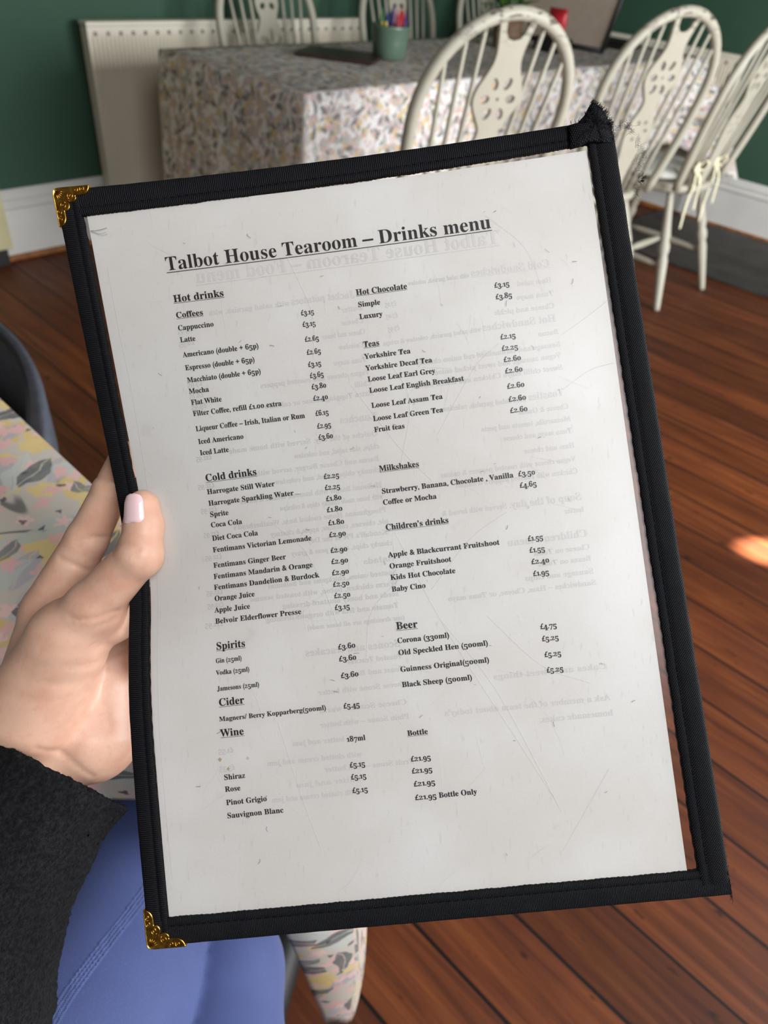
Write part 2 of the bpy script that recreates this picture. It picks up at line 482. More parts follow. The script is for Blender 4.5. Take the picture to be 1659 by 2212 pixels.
def radiator(name, length, label, group):
    r = empty(name, label=label, cat='radiator', group=group)
    H0, H1 = .16, .778
    bm = bmesh.new()
    # fluted front panel: one folded sheet
    n = int(length / .0167); xs = []
    for i in range(n * 4 + 1):
        x = length * i / (n * 4); ph = (i % 4)
        xs.append((x, -.003 if ph in (1, 2) else .004))
    rows = []
    for z, k in ((H0 + .0, 0), (H0 + .035, 0), (H0 + .05, 1), (H1 - .055, 1), (H1 - .04, 0), (H1 - .012, 0)):
        rows.append([bm.verts.new((x, -.05 + (d if k else -.001), z)) for x, d in xs])
    for a, b in zip(rows, rows[1:]):
        for i in range(len(xs) - 1): bm.faces.new((a[i], a[i + 1], b[i + 1], b[i]))
    obj('front_panel', bm, M['radiator'], r, smooth=False)
    bm = bmesh.new(); box(bm, .005, length - .005, -.045, .0, H0 + .01, H1 - .02, .006)
    obj('rear_panel', bm, M['radiator'], r, smooth=False)
    bm = bmesh.new(); box(bm, -.004, length + .004, -.058, .0, H1 - .016, H1, .005)
    obj('top_grille', bm, M['radiator'], r, smooth=False)
    for x in (-.004, length - .002):
        bm = bmesh.new(); box(bm, x, x + .006, -.058, -.01, H0, H1 - .017, .002)
        obj('side_cover', bm, M['radiator'], r, smooth=False)
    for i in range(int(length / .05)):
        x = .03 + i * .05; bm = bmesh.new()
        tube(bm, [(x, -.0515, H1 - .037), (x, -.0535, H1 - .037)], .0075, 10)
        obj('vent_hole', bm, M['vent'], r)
    for x in (.06, length - .06):
        bm = bmesh.new(); tube(bm, [(x, .0, 0.0), (x, 0, H0 + .02)], .009, 8); obj('pipe', bm, M['radiator'], r)
    return r


r1 = radiator('radiator', 1.36, 'cream ribbed panel radiator on the back wall behind the floral table', None); r1.location = (1.447, 2.895, 0)
r2 = radiator('radiator', 1.1, 'pale panel radiator against the right wall beyond the white chairs', None); r2.location = (4.14, 2.66, 0); r2.rotation_euler = (0, 0, -math.pi / 2)

# cupboard at the far left edge
cb = empty('cupboard', (1.03, 2.925, 0), label='cream cupboard edge on a dark plinth at the left end of the skirting', cat='cupboard')
bm = bmesh.new(); box(bm, -.7, 0, -.06, .003, .06, 1.9, .004); obj('carcass', bm, M['cupboard'], cb, smooth=False)
bm = bmesh.new(); box(bm, -.66, -.05, -.078, -.062, .12, 1.8, .004); obj('door', bm, M['cupboard'], cb, smooth=False)
bm = bmesh.new(); box(bm, -.69, -.02, -.05, .003, .0, .06); obj('plinth', bm, M['black'], cb, smooth=False)


# ------------------------------------------------------------------ tables and cloths
def plain_table(name, x0, x1, y0, y1, ztop, label):
    r = empty(name, ((x0 + x1) / 2, (y0 + y1) / 2, 0), label=label, cat='table')
    hx, hy = (x1 - x0) / 2 - .012, (y1 - y0) / 2 - .012
    bm = bmesh.new(); box(bm, -hx, hx, -hy, hy, ztop - .03, ztop - .004, .004); obj('tabletop', bm, M['legs'], r, smooth=False)
    for sx in (-1, 1):
        for sy in (-1, 1):
            bm = bmesh.new()
            lathe(bm, [(0, .026), (.15, .03), (.7, .034), (.78, .04), (.82, .03), (1, .034)], (sx * (hx - .14), sy * (hy - .14), 0), (sx * (hx - .14), sy * (hy - .14), ztop - .03), 12)
            obj('leg', bm, M['legs'], r)
    return r


def cloth(name, x0, x1, y0, y1, ztop, drop, mat, label, cat, flare, group=None, dropfn=None, seed=0, wave=.012, pushfn=None, diags=None, fexp=1.15, fback=0.0):
    """table cloth: flat top, four hanging sides with folds, corners falling lower and flaring out.
    UV is the unfolded cloth in metres."""
    rc = .012
    per = []           # perimeter: (point, outward, corner weight)
    cx = [(x1 - rc, y0 + rc, -90), (x1 - rc, y1 - rc, 0), (x0 + rc, y1 - rc, 90), (x0 + rc, y0 + rc, 180)]
    for ci, (px, py, a0) in enumerate(cx):
        for k in range(9):
            a = math.radians(a0 + 90 * k / 8)
            per.append((Vector((px + rc * math.cos(a), py + rc * math.sin(a), 0)), Vector((math.cos(a), math.sin(a), 0)), 1.0, ci, k / 8))
        nx, ny, na = cx[(ci + 1) % 4]
        a = math.radians(a0 + 90); o = Vector((math.cos(a), math.sin(a), 0))
        A = Vector((px, py, 0)) + o * rc; B = Vector((nx, ny, 0)) + o * rc
        L = (B - A).length; n = max(6, int(L / .022))
        for k in range(1, n):
            q = A.lerp(B, k / n); d = min(k / n, 1 - k / n) * L
            near = ci if k / n < .5 else (ci + 1) % 4
            w = max(0, 1 - d / .20); w = w * w * (3 - 2 * w)
            per.append((q, o, w, near, None))
    N = len(per); T = 16
    vs, uvs, fs = [], [], []
    cen = Vector(((x0 + x1) / 2, (y0 + y1) / 2, 0))
    for j in range(T + 1):
        for i, (q, o, w, ci, kk) in enumerate(per):
            t = j / T
            fl = flare[ci] if hasattr(flare, '__len__') else flare
            diag = (Vector((cx[ci][0], cx[ci][1], 0)) - cen); diag = Vector((math.copysign(.7, diag.x), math.copysign(.7, diag.y), 0))
            if diags and ci in diags: diag = Vector(diags[ci])
            dr = drop * (1 + .33 * w ** 3)
            if dropfn: dr = dropfn(q, o, dr)
            out = o.lerp(diag, w * .8)
            ph = i * .35 + seed
            fold = wave * (math.sin(ph * 1.0) + .6 * math.sin(ph * 2.3 + 1.1)) * (t ** 1.2) * (1 - .6 * w)
            push = (.012 * t + fl * w * w * t ** fexp * (1 - fback * t)) + fold + .006 * min(1, t * 6)
            p = q + out * push
            if w > 0 and w < 1: p += o * (.02 * math.sin(w * math.pi) * t * (-1 if fl > .04 else 0))
            z = ztop + .004 - dr * t - (0 if j else 0)
            P = Vector((p.x, p.y, z))
            if pushfn: P = pushfn(P, t)
            vs.append(P); u = q + o * (dr * t); uvs.append((u.x, u.y))
    for j in range(T):
        for i in range(N):
            fs.append((j * N + i, j * N + (i + 1) % N, (j + 1) * N + (i + 1) % N, (j + 1) * N + i))
    # top: rings shrinking to the centre with small undulation
    ringbase = 0
    last = list(range(N))
    for s in (.9, .7, .45, .2):
        ids = []
        for i, (q, o, w, ci, kk) in enumerate(per):
            p = cen + (q - cen) * s
            vs.append(Vector((p.x, p.y, ztop + .004 + .0012 * noise.noise(p * 9)))); uvs.append((p.x, p.y)); ids.append(len(vs) - 1)
        for i in range(N):
            fs.append((last[(i + 1) % N], last[i], ids[i], ids[(i + 1) % N]))
        last = ids
    vs.append(Vector((cen.x, cen.y, ztop + .004))); uvs.append((cen.x, cen.y))
    for i in range(N): fs.append((last[(i + 1) % N], last[i], len(vs) - 1))
    org = Vector((cen.x, cen.y, ztop))
    o = pyobj(name, [v - org for v in vs], fs, mat)
    o.location = org
    ul = o.data.uv_layers.new(name='UVMap')
    li = np.zeros(len(o.data.loops), dtype=np.int32); o.data.loops.foreach_get('vertex_index', li)
    ul.data.foreach_set('uv', np.array(uvs, dtype=np.float32)[li].ravel())
    md = o.modifiers.new('thick', 'SOLIDIFY'); md.thickness = .0012; md.offset = 1
    return tag(o, label, cat, group)


plain_table('dining_table', 1.475, 4.00, 1.705, 2.44, .75, 'long table under the floral cloth by the radiator')
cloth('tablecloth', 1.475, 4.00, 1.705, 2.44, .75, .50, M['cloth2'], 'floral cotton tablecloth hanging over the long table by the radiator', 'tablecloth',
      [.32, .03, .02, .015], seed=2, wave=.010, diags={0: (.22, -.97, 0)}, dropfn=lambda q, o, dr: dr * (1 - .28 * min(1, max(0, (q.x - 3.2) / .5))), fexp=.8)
plain_table('dining_table', -1.0, .196, .300, 1.25, .75, 'near table at the left edge under its own floral cloth')


def near_drop(q, o, dr):
    # gathered up where it lies over the seated person's thigh
    if o.y < -.5 and q.x < .165:
        k = min(1, max(0, (.165 - q.x) / .05))
        return dr * (1 - k) + .075 * k
    if o.x > .5 and q.y > .55:      # shorter where the grey chair is tucked in
        k = min(1, max(0, (q.y - .55) / .15))
        return dr * (1 - k) + .26 * k
    return dr


cloth('tablecloth', -1.0, .196, .300, 1.25, .75, .42, M['cloth'], 'floral cotton tablecloth on the near table beside the hand', 'tablecloth',
      [.23, .04, .04, .04], dropfn=near_drop, seed=0, wave=.006, diags={0: (.16, -1.0, 0)}, fexp=.5, fback=.42)


# ------------------------------------------------------------------ wheelback chairs
def flat_cut(name, outline, holes, thick, mat, parent, place):
    """board cut from an outline with holes; place maps (x, z, depth) to local space"""
    cu = bpy.data.curves.new('cut', 'CURVE'); cu.dimensions = '2D'; cu.fill_mode = 'BOTH'; cu.extrude = thick / 2; cu.bevel_depth = .0012; cu.bevel_resolution = 1
    for lp in [outline] + holes:
        s = cu.splines.new('POLY'); s.points.add(len(lp) - 1); s.use_cyclic_u = True
        for p, q in zip(s.points, lp): p.co = (q[0], q[1], 0, 1)
    tmp = bpy.data.objects.new('cut', cu); COL.objects.link(tmp)
    dg = bpy.context.evaluated_depsgraph_get()
    me = bpy.data.meshes.new_from_object(tmp.evaluated_get(dg)); bpy.data.objects.remove(tmp)
    for v in me.vertices: v.co = place(v.co.x, v.co.y, v.co.z)
    me.name = name
    me.materials.clear()
    return link(name, me, mat, parent, False)


def oval(cx, cz, rx, rz, a=0, n=14):
    return [(cx + rx * math.cos(t) * math.cos(a) - rz * math.sin(t) * math.sin(a), cz + rx * math.cos(t) * math.sin(a) + rz * math.sin(t) * math.cos(a)) for t in [2 * math.pi * k / n for k in range(n)]]


SEAT_Z = .45


def rake(z): return -.165 - .13 * (z - SEAT_Z) / .57


def make_chair(label, cat='chair', group=None, big_wheel=False, top=1.02):
    r = empty('wheelback_chair', label=label, cat=cat, group=group)
    mt = M['chair']
    # saddle seat
    ring = []
    for k in range(40):
        a = 2 * math.pi * k / 40; c, s = math.cos(a), math.sin(a)
        x = math.copysign(abs(c) ** .72, c) * (.215 if s > 0 else .205 - .03 * (-s)); y = math.copysign(abs(s) ** .8, s) * .2
        ring.append((x, y))
    bm = bmesh.new(); lay = []
    for sc, z in ((.90, -.022), (.985, -.014), (1.0, -.002), (.985, .008), (.94, .012), (.75, .006), (.45, .001), (.1, .0)):
        lay.append([bm.verts.new((x * sc, y * sc, SEAT_Z - .01 + z)) for x, y in ring])
    for a, b in zip(lay, lay[1:]):
        for k in range(40): bm.faces.new((a[k], a[(k + 1) % 40], b[(k + 1) % 40], b[k]))
    bm.faces.new(lay[0]); bm.faces.new(lay[-1])
    obj('seat', bm, mt, r)
    prof = [(0, .0125), (.04, .0135), (.3, .0185), (.42, .0205), (.47, .0165), (.5, .0215), (.55, .0225), (.59, .0165), (.63, .0205), (.7, .0175), (.9, .0135), (1, .012)]
    feet = {}
    for sx in (-1, 1):
        for sy, ft, tp in ((1, (.185, .20), (.135, .125)), (-1, (.20, -.255), (.125, -.12))):
            a = Vector((sx * ft[0], ft[1], 0)); b = Vector((sx * tp[0], tp[1], SEAT_Z - .022))
            bm = bmesh.new(); lathe(bm, prof, a, b); obj('leg', bm, mt, r); feet[(sx, sy)] = (a, b)
    mids = []
    sprof = [(0, .008), (.2, .012), (.5, .0155), (.8, .012), (1, .008)]
    for sx in (-1, 1):
        a = feet[(sx, -1)][0].lerp(feet[(sx, -1)][1], .38); b = feet[(sx, 1)][0].lerp(feet[(sx, 1)][1], .38)
        bm = bmesh.new(); lathe(bm, sprof, a, b, 10); obj('stretcher', bm, mt, r); mids.append(a.lerp(b, .5))
    bm = bmesh.new(); lathe(bm, sprof, mids[0], mids[1], 10); obj('stretcher', bm, mt, r)
    # bow
    def bowx(z):
        if z < .78: return .183 + .047 * math.sin((z - SEAT_Z) / .33 * math.pi / 2)
        return .23 * math.sqrt(max(0, 1 - ((z - .78) / (top - .014 - .78)) ** 2))
    pts = []
    for k in range(9): z = SEAT_Z - .005 + (.78 - SEAT_Z) * k / 9; pts.append((-bowx(max(z, SEAT_Z)), z))
    for k in range(25):
        a = math.pi - math.pi * k / 24; pts.append((.23 * math.cos(a), .78 + (top - .014 - .78) * math.sin(a)))
    for k in range(9): z = .78 - (.78 - SEAT_Z + .005) * (k + 1) / 9; pts.append((bowx(max(z, SEAT_Z)), z))
    bm = bmesh.new(); tube(bm, [(x, rake(z), z) for x, z in pts], .0155, 12); obj('bow', bm, mt, r)
    # spindles
    for sx in (-1, 1):
        for i, (xb, xt) in enumerate(((.062, .084), (.096, .130), (.130, .175))):
            zt = .78 + (top - .014 - .78) * math.sqrt(1 - (xt / .23) ** 2)
            bm = bmesh.new(); a = (sx * xb, rake(SEAT_Z) + .012, SEAT_Z - .005); b = (sx * xt, rake(zt), zt)
            lathe(bm, [(0, .0062), (.3, .0075), (.7, .0062), (1, .0052)], a, b, 8); obj('spindle', bm, mt, r)
    # splat
    k0 = [(.445, .030), (.52, .030), (.58, .038), (.63, .051), (.665, .055), (.70, .047), (.73, .034), (.755, .032), (.78, .047), (.805, .064), (.828, .071), (.853, .065), (.88, .050), (.905, .039), (.93, .038), (.96, .044), (.985, .050), (top - .018, .054)]
    if big_wheel:
        k0 = [(.445, .030), (.52, .030), (.60, .033), (.64, .048), (.68, .064), (.715, .070), (.75, .064), (.785, .046), (.805, .040), (.83, .050), (.855, .055), (.88, .048), (.91, .037), (.94, .040), (.985, .050), (top - .018, .054)]
    P = spline([(w, z, 0) for z, w in k0], 4)
    right = [(p.x, p.y) for p in P]
    notch = [(.034, top - .012), (.033, .984), (.029, .967), (.018, .954), (0, .950), (-.018, .954), (-.029, .967), (-.033, .984), (-.034, top - .012)]
    outline = right + notch + [(-x, z) for x, z in reversed(right)]
    holes = []
    if big_wheel:
        for k in range(6): a = math.pi / 6 + k * math.pi / 3; holes.append(oval(.036 * math.cos(a), .715 + .036 * math.sin(a), .021, .0125, a))
    else:
        for k in range(6): a = k * math.pi / 3; holes.append(oval(.039 * math.cos(a), .826 + .039 * math.sin(a), .0155, .0105, a))
        holes.append(oval(0, .826, .005, .005))
    if big_wheel:
        for k in range(3): a = math.pi / 2 + k * 2 * math.pi / 3; holes.append(oval(.026 * math.cos(a), .855 + .026 * math.sin(a), .014, .011, a))
    for k in range(0 if big_wheel else 6): a = k * math.pi / 3; holes.append(oval(.030 * math.cos(a), .665 + .03 * math.sin(a), .0075, .006, a))
    flat_cut('splat', outline, holes, .009, mt, r, lambda x, z, d: Vector((x, rake(z) + d - .002, z)))
    return r


def copy_tree(o, parent=None):
    c = o.copy(); COL.objects.link(c); c.parent = parent
    for ch in list(o.children): copy_tree(ch, c)
    return c


GRP = 'cream wheelback chairs around the long table'
ch = make_chair('cream wheelback chair in front of the long table, leftmost of the three near ones', group=GRP)
ch.location = (1.715, 1.43, 0); ch.rotation_euler = (0, 0, -.29)
for loc, rz, lab in (((2.60, 1.44, 0), -.30, 'cream wheelback chair in front of the long table, between its two near neighbours'),
                     ((3.05, 1.335, 0), -.03, 'cream wheelback chair with a ribbon-tied cushion nearest the right wall')):
    c = copy_tree(ch); c.location = loc; c.rotation_euler = (0, 0, rz); c['label'] = lab
ch2 = make_chair('cream wheelback chair behind the table end, backed by the radiator top', group=GRP, big_wheel=True)
ch2.location = (2.12, 2.43, 0); ch2.rotation_euler = (0, 0, math.pi)
for loc, lab in (((2.86, 2.43, 0), 'cream wheelback chair behind the green crayon pot'), ((3.52, 2.43, 0), 'cream wheelback chair behind the potted plant')):
    c = copy_tree(ch2); c.location = loc; c['label'] = lab


def cushion(loc, label, rose):
    r = empty('seat_cushion', loc, label=label, cat='cushion')
    bm = bmesh.new(); lay = []
    for sc, z in ((.8, 0), (.97, .006), (1.0, .016), (.97, .027), (.8, .036), (.4, .04), (.05, .041)):
        lay.append([bm.verts.new((math.copysign(abs(math.cos(a)) ** .7, math.cos(a)) * .175 * sc, math.copysign(abs(math.sin(a)) ** .7, math.sin(a)) * .15 * sc, z)) for a in [2 * math.pi * k / 32 for k in range(32)]])
    for a, b in zip(lay, lay[1:]):
        for k in range(32): bm.faces.new((a[k], a[(k + 1) % 32], b[(k + 1) % 32], b[k]))
    bm.faces.new(lay[0]); bm.faces.new(lay[-1])
    obj('pad', bm, M['cushion'], r)
    if rose:
        bm = bmesh.new()
        for k in range(5):
            a = k * 1.257
            bmesh.ops.create_uvsphere(bm, u_segments=10, v_segments=6, radius=.017, matrix=Matrix.Translation((.095 + .014 * math.cos(a), -.10 + .014 * math.sin(a), .0335)) @ Matrix.Diagonal((1, 1, .12, 1)))
        obj('rose_print', bm, M['rose'], r)
    return r


cq = cushion((2.60, 1.47, .451), 'white seat cushion with a pink rose on the middle near chair', True)
cq.rotation_euler = (0, 0, -.30)
cu = cushion((3.05, 1.37, .451), 'cream seat cushion tied to the chair nearest the right wall', False)
for sx in (-1, 1):
    bm = bmesh.new()
    x = sx * .085
    def rib(pts, w=.009):
        tube(bm, spline(pts, 6), w, 8, flat=(1, .22, Vector((1, .1, 0))))
    rib([(x, -.13, .02), (x, -.17, .045), (x, -.205, .07), (x + .01, -.21, .05)])
    for dx in (-1, 1):
        rib([(x, -.208, .06), (x + dx * .03, -.222, .085), (x + dx * .055, -.225, .07), (x + dx * .03, -.22, .055), (x, -.21, .06)], .008)
    rib([(x, -.21, .06), (x - .02, -.225, .0), (x - .035, -.228, -.07), (x - .04, -.235, -.15)], .009)
    rib([(x, -.21, .06), (x + .03, -.225, .01), (x + .035, -.23, -.05), (x + .03, -.235, -.09)], .009)
    obj('ribbon_tie', bm, M['ribbon'], cu)

# ------------------------------------------------------------------ things on the long table
ZT = .7565
bm = bmesh.new()
lay = []
pl = [(-.16, -.095), (.16, -.095), (.16, .095), (-.16, .095)]
box(bm, -.095, .095, -.14, .14, 0, .012, .005)
tr = tag(obj('slate_board', bm, M['tray'], smooth=False), 'flat dark board lying beside the green crayon pot', 'board')
tr.location = (2.02, 2.15, ZT); tr.rotation_euler = (0, 0, .55)
cup = empty('pot', (2.19, 2.08, ZT), label='sage green glazed pot holding wax crayons', cat='pot')
bm = bmesh.new()
lp = [(.052, 0), (.058, .004), (.063, .05), (.066, .092), (.069, .1), (.066, .103), (.062, .098), (.058, .05), (.052, .008), (.01, .006)]
rr = [[bm.verts.new((q * math.cos(2 * math.pi * k / 32), q * math.sin(2 * math.pi * k / 32), z)) for k in range(32)] for q, z in lp]
for a, b in zip(rr, rr[1:]):
    for k in range(32): bm.faces.new((a[k], a[(k + 1) % 32], b[(k + 1) % 32], b[k]))
bm.faces.new(rr[0]); bm.faces.new(rr[-1])
obj('body', bm, M['sage'], cup)
CRAYONS = [('yellow', -.034, -.012, .105), ('red', .004, -.03, .135), ('red', .030, -.012, .14), ('purple', .018, .012, .15), ('blue', -.004, .012, .13), ('green', -.02, .02, .14), ('pink', .038, .014, .135), ('purple', .026, -.034, .13), ('red', .046, -.004, .132), ('yellow', -.03, .01, .10)]
LAB = ['short yellow wax crayon at the front left of the green pot', 'red wax crayon nearest the front rim of the green pot', 'tall red wax crayon in the middle right of the green pot',
       'tallest purple wax crayon in the middle of the green pot', 'blue wax crayon standing in the green pot', 'dark green wax crayon at the back left of the green pot', 'pink wax crayon at the back right of the green pot',
       'shorter purple wax crayon at the front right of the green pot', 'red wax crayon leaning furthest right out of the green pot', 'shortest yellow wax crayon at the left rim of the green pot']
for i, (cn, x, y, h) in enumerate(CRAYONS):
    bm = bmesh.new()
    lean = Vector((x * .18, y * .18, 0))
    lathe(bm, [(0, .0058), (.86, .0058), (.865, .0048), (.98, .0022), (1, .0015)], (x, y, .008), Vector((x, y, .01 + h)) + lean, 10)
    o = obj('crayon', bm, M['crayon_' + cn]); o.location = cup.location
    tag(o, LAB[i], 'crayon', 'wax crayons in the green pot')

pp = empty('potted_plant', (2.99, 2.16, ZT), label='leafy green plant in a brown pot on the long table', cat='plant')
bm = bmesh.new()
lp = [(.035, 0), (.052, .006), (.06, .05), (.062, .10), (.057, .10), (.05, .085), (.01, .083)]
rr = [[bm.verts.new((q * math.cos(2 * math.pi * k / 24), q * math.sin(2 * math.pi * k / 24), z)) for k in range(24)] for q, z in lp]
for a, b in zip(rr, rr[1:]):
    for k in range(24): bm.faces.new((a[k], a[(k + 1) % 24], b[(k + 1) % 24], b[k]))
bm.faces.new(rr[0]); bm.faces.new(rr[-1])
obj('pot', bm, M['potbrown'], pp)
for k in range(16):
    a = k * 2.4; L = .10 + .05 * random.random(); up = .05 + .11 * random.random()
    bm = bmesh.new()
    base = Vector((0, 0, .085)); tip = Vector((math.cos(a) * L, math.sin(a) * L, .085 + up)); side = Vector((-math.sin(a), math.cos(a), 0))
    mid = base.lerp(tip, .5) + Vector((0, 0, .03))
    ctr = spline([base, mid, tip], 5); n = len(ctr); prev = None
    for i, c in enumerate(ctr):
        t = i / (n - 1); w = .004 + .024 * max(0, math.sin(max(0, (t - .35) / .65) * math.pi)) ** .8
        row = [bm.verts.new(c - side * w), bm.verts.new(c + Vector((0, 0, .004))), bm.verts.new(c + side * w)]
        if prev:
            bm.faces.new((prev[0], prev[1], row[1], row[0])); bm.faces.new((prev[1], prev[2], row[2], row[1]))
        prev = row
    obj('leaf', bm, M['leaf'], pp)

st = empty('menu_stand', (3.39, 2.11, ZT + .003), label='black framed beige menu standing upright at the far end of the long table', cat='menu')
st.rotation_euler = (0, 0, 0)
def stq(y, z, d=0): return Vector((d + .10 * z / .3, y, z))
bm = bmesh.new()
a = [bm.verts.new(stq(y, z, d)) for d in (-.004, .004) for y, z in ((.305, .004), (-.185, .004), (-.185, .42), (.305, .42))]
for f in ((0, 1, 2, 3), (7, 6, 5, 4), (0, 4, 5, 1), (1, 5, 6, 2), (2, 6, 7, 3), (3, 7, 4, 0)): bm.faces.new([a[i] for i in f])
obj('menu_card', bm, M['beige'], st, smooth=False)
for p, q in (((.31, 0), (.31, .43)), ((-.19, 0), (-.19, .43)), ((.31, .006), (-.19, .006)), ((.31, .425), (-.19, .425))):
    bm = bmesh.new(); tube(bm, [stq(*p), stq(*q)], .010, 8, flat=(1, 1, Vector((1, 0, .01)))); obj('frame_edge', bm, M['black'], st)
bm = bmesh.new()
a = [Vector((.03, .12, .002)), Vector((.03, -.12, .002)), Vector((.155, -.12, .002)), Vector((.155, .12, .002))]
box(bm, .0, .16, -.13, .13, 0, .006, .002); obj('foot_plate', bm, M['black'], st, smooth=False)

# red crisp packet and a dark box between the plant and the stand
bm = bmesh.new(); lay = []
for i in range(9):
    t = i / 8; w = .045 * (1 if .05 < t < .95 else 1.02); th = .004 + .020 * math.sin(math.pi * t) ** .7
    lay.append([bm.verts.new((math.cos(a) * th, math.sin(a) * w * (1 + .05 * math.sin(5 * t + a)), .002 + t * .10)) for a in [2 * math.pi * k / 16 for k in range(16)]])
for a, b in zip(lay, lay[1:]):
    for k in range(16): bm.faces.new((a[k], a[(k + 1) % 16], b[(k + 1) % 16], b[k]))
bm.faces.new(lay[0]); bm.faces.new(lay[-1])
pk = tag(obj('wrapped_packet', bm, M['redfoil']), 'small red packet standing in front of the beige upright menu', 'packet'); pk.location = (3.17, 2.04, ZT + .051)
bm = bmesh.new(); box(bm, -.05, .05, -.07, .07, 0, .05, .008)
bx = tag(obj('caddy_box', bm, M['black'], smooth=False), 'small black box under the red packet', 'box'); bx.location = (3.17, 2.04, ZT)
bm = bmesh.new(); box(bm, -.08, .08, -.10, .10, 0, .03, .01)
bx = tag(obj('serving_tray', bm, M['black'], smooth=False), 'low black tray at the table end right of the upright menu', 'tray'); bx.location = (3.72, 2.05, ZT)

# ------------------------------------------------------------------ grey chair by the near table
gc = empty('upholstered_chair', (.288, 1.15, 0), label='charcoal grey upholstered chair tucked against the left table', cat='chair')
gc.rotation_euler = (0, 0, math.radians(90))
def shell(bm, pts_out, t):
    pass
bm = bmesh.new(); lay = []
# curved back: barrel arc, faces +Y locally
def backpt(a, z, r): return Vector((math.sin(a) * r, -math.cos(a) * r * .33, z))
A = [math.radians(-88 + 176 * k / 28) for k in range(29)]
def topz(a): return .605 - .10 * (abs(a) / 1.54) ** 3.0
rows = []
for prof in ((.225, 0.0), (.235, .03), (.245, .5), (.245, .92), (.238, .985), (.222, 1.0), (.205, .985), (.196, .92), (.19, .5), (.185, 0.0)):
    rows.append([bm.verts.new(backpt(a, .40 + (topz(a) - .40) * prof[1], prof[0])) for a in A])
for a, b in zip(rows, rows[1:] + rows[:1]):
    for k in range(len(A) - 1): bm.faces.new((a[k], a[k + 1], b[k + 1], b[k]))
bm.faces.new([r[0] for r in rows]); bm.faces.new([r[-1] for r in rows])
obj('backrest', bm, M['grey'], gc)
bm = bmesh.new(); lay = []
for sc, z in ((.85, .36), (1, .375), (1, .43), (.9, .455), (.5, .465), (.05, .468)):
    lay.append([bm.verts.new((math.copysign(abs(math.cos(a)) ** .6, math.cos(a)) * .21 * sc, math.copysign(abs(math.sin(a)) ** .6, math.sin(a)) * .2 * sc + .16, z)) for a in [2 * math.pi * k / 32 for k in range(32)]])
for a, b in zip(lay, lay[1:]):
    for k in range(32): bm.faces.new((a[k], a[(k + 1) % 32], b[(k + 1) % 32], b[k]))
bm.faces.new(lay[0]); bm.faces.new(lay[-1])
obj('seat', bm, M['grey'], gc)
bm = bmesh.new(); tube(bm, [backpt(a, topz(a) - .004 - .0, .1975) + Vector((0, 0, -.004)) for a in A], .004, 6); obj('piping', bm, M['greydark'], gc)
for sx in (-1, 1):
    for sy in (.0, .3):
        bm = bmesh.new(); lathe(bm, [(0, .012), (1, .019)], (sx * .17, sy + (.02 if sy > 0 else -.02), 0), (sx * .15, sy, .365), 10); obj('leg', bm, M['legs'], gc)

# ------------------------------------------------------------------ the held menu
# everything held is built in a local frame: x right and y up across the menu, z towards the reader, in millimetres
HOLD = Matrix((RIGHT, -DOWN, -FWD)).transposed().to_4x4(); HOLD.translation = EYE + FWD * .295
MM = .001
TL, TR, BR, BL = [np.array(p) for p in ((-138.5, 135.1, -8.0), (93.0, 161.2, 0.0), (138.6, -152.4, 8.0), (-96.0, -178.1, 0.0))]
BTV = [(0, 0), (.15, .33), (.3, .68), (.42, .95), (.5, 1), (.56, .88), (.62, .62), (.7, .36), (.82, .17), (1, 0)]
PW, PH = 234.0, 317.0


def bulge1(v):
    v = min(max(v, 0), 1); B = BTV
    def sl(j):
        if j <= 0: return (B[1][1] - B[0][1]) / (B[1][0] - B[0][0])
        if j >= len(B) - 1: return -.6
        return (B[j + 1][1] - B[j - 1][1]) / (B[j + 1][0] - B[j - 1][0])
    for i in range(len(B) - 1):
        if v <= B[i + 1][0]:
            a, b = B[i], B[i + 1]; h = b[0] - a[0]; t = (v - a[0]) / h
            return (2 * t ** 3 - 3 * t * t + 1) * a[1] + (t ** 3 - 2 * t * t + t) * sl(i) * h + (-2 * t ** 3 + 3 * t * t) * b[1] + (t ** 3 - t * t) * sl(i + 1) * h
    return 0


BTAB = np.array([bulge1(i / 2000) for i in range(2001)])


def surf(u, v, h=0.0):
    """point of the gently bent menu panel, h mm in front of its mid plane (arrays welcome)"""
    u = np.asarray(u, float); v = np.asarray(v, float)
    def P(u, v):
        uu, vv = u[..., None], v[..., None]
        p = (TL * (1 - uu) + TR * uu) * (1 - vv) + (BL * (1 - uu) + BR * uu) * vv
        w = np.interp(v, np.linspace(0, 1, 2001), BTAB) * np.maximum(1 - u, 0) ** 3
        p = p + w[..., None] * np.array([6.5, 0, -12.])
        p[..., 1] -= 2.2 * 4 * u * (1 - u) * np.maximum(1 - v, 0) ** 3
        return p
    p = P(u, v); e = .004
    n = np.cross(P(u + e, v) - P(u - e, v), P(u, v - e) - P(u, v + e))
    n /= np.linalg.norm(n, axis=-1, keepdims=True)
    return p + n * np.asarray(h, float)[..., None]


def held_root(name, label, cat, group=None):
    o = bpy.data.objects.new(name, None); COL.objects.link(o); o.matrix_world = HOLD; o.empty_display_size = .03
    return tag(o, label, cat, group)


def held(name, vs, fs, mat, parent, smooth=True, uv=None):
    o = pyobj(name, np.asarray(vs, float) * MM, fs, mat, None, smooth)
    o.parent = parent
    if uv is not None:
        ul = o.data.uv_layers.new(name='UVMap')
        li = np.zeros(len(o.data.loops), dtype=np.int32); o.data.loops.foreach_get('vertex_index', li)
        ul.data.foreach_set('uv', np.asarray(uv, dtype=np.float32)[li].ravel())
    return o


def held_bm(name, bm, mat, parent, smooth=True):
    for v in bm.verts: v.co *= MM
    return obj(name, bm, mat, parent, smooth)


def grid_faces(nu, nv):
    return [(j * nu + i, (j + 1) * nu + i, (j + 1) * nu + i + 1, j * nu + i + 1) for j in range(nv - 1) for i in range(nu - 1)]


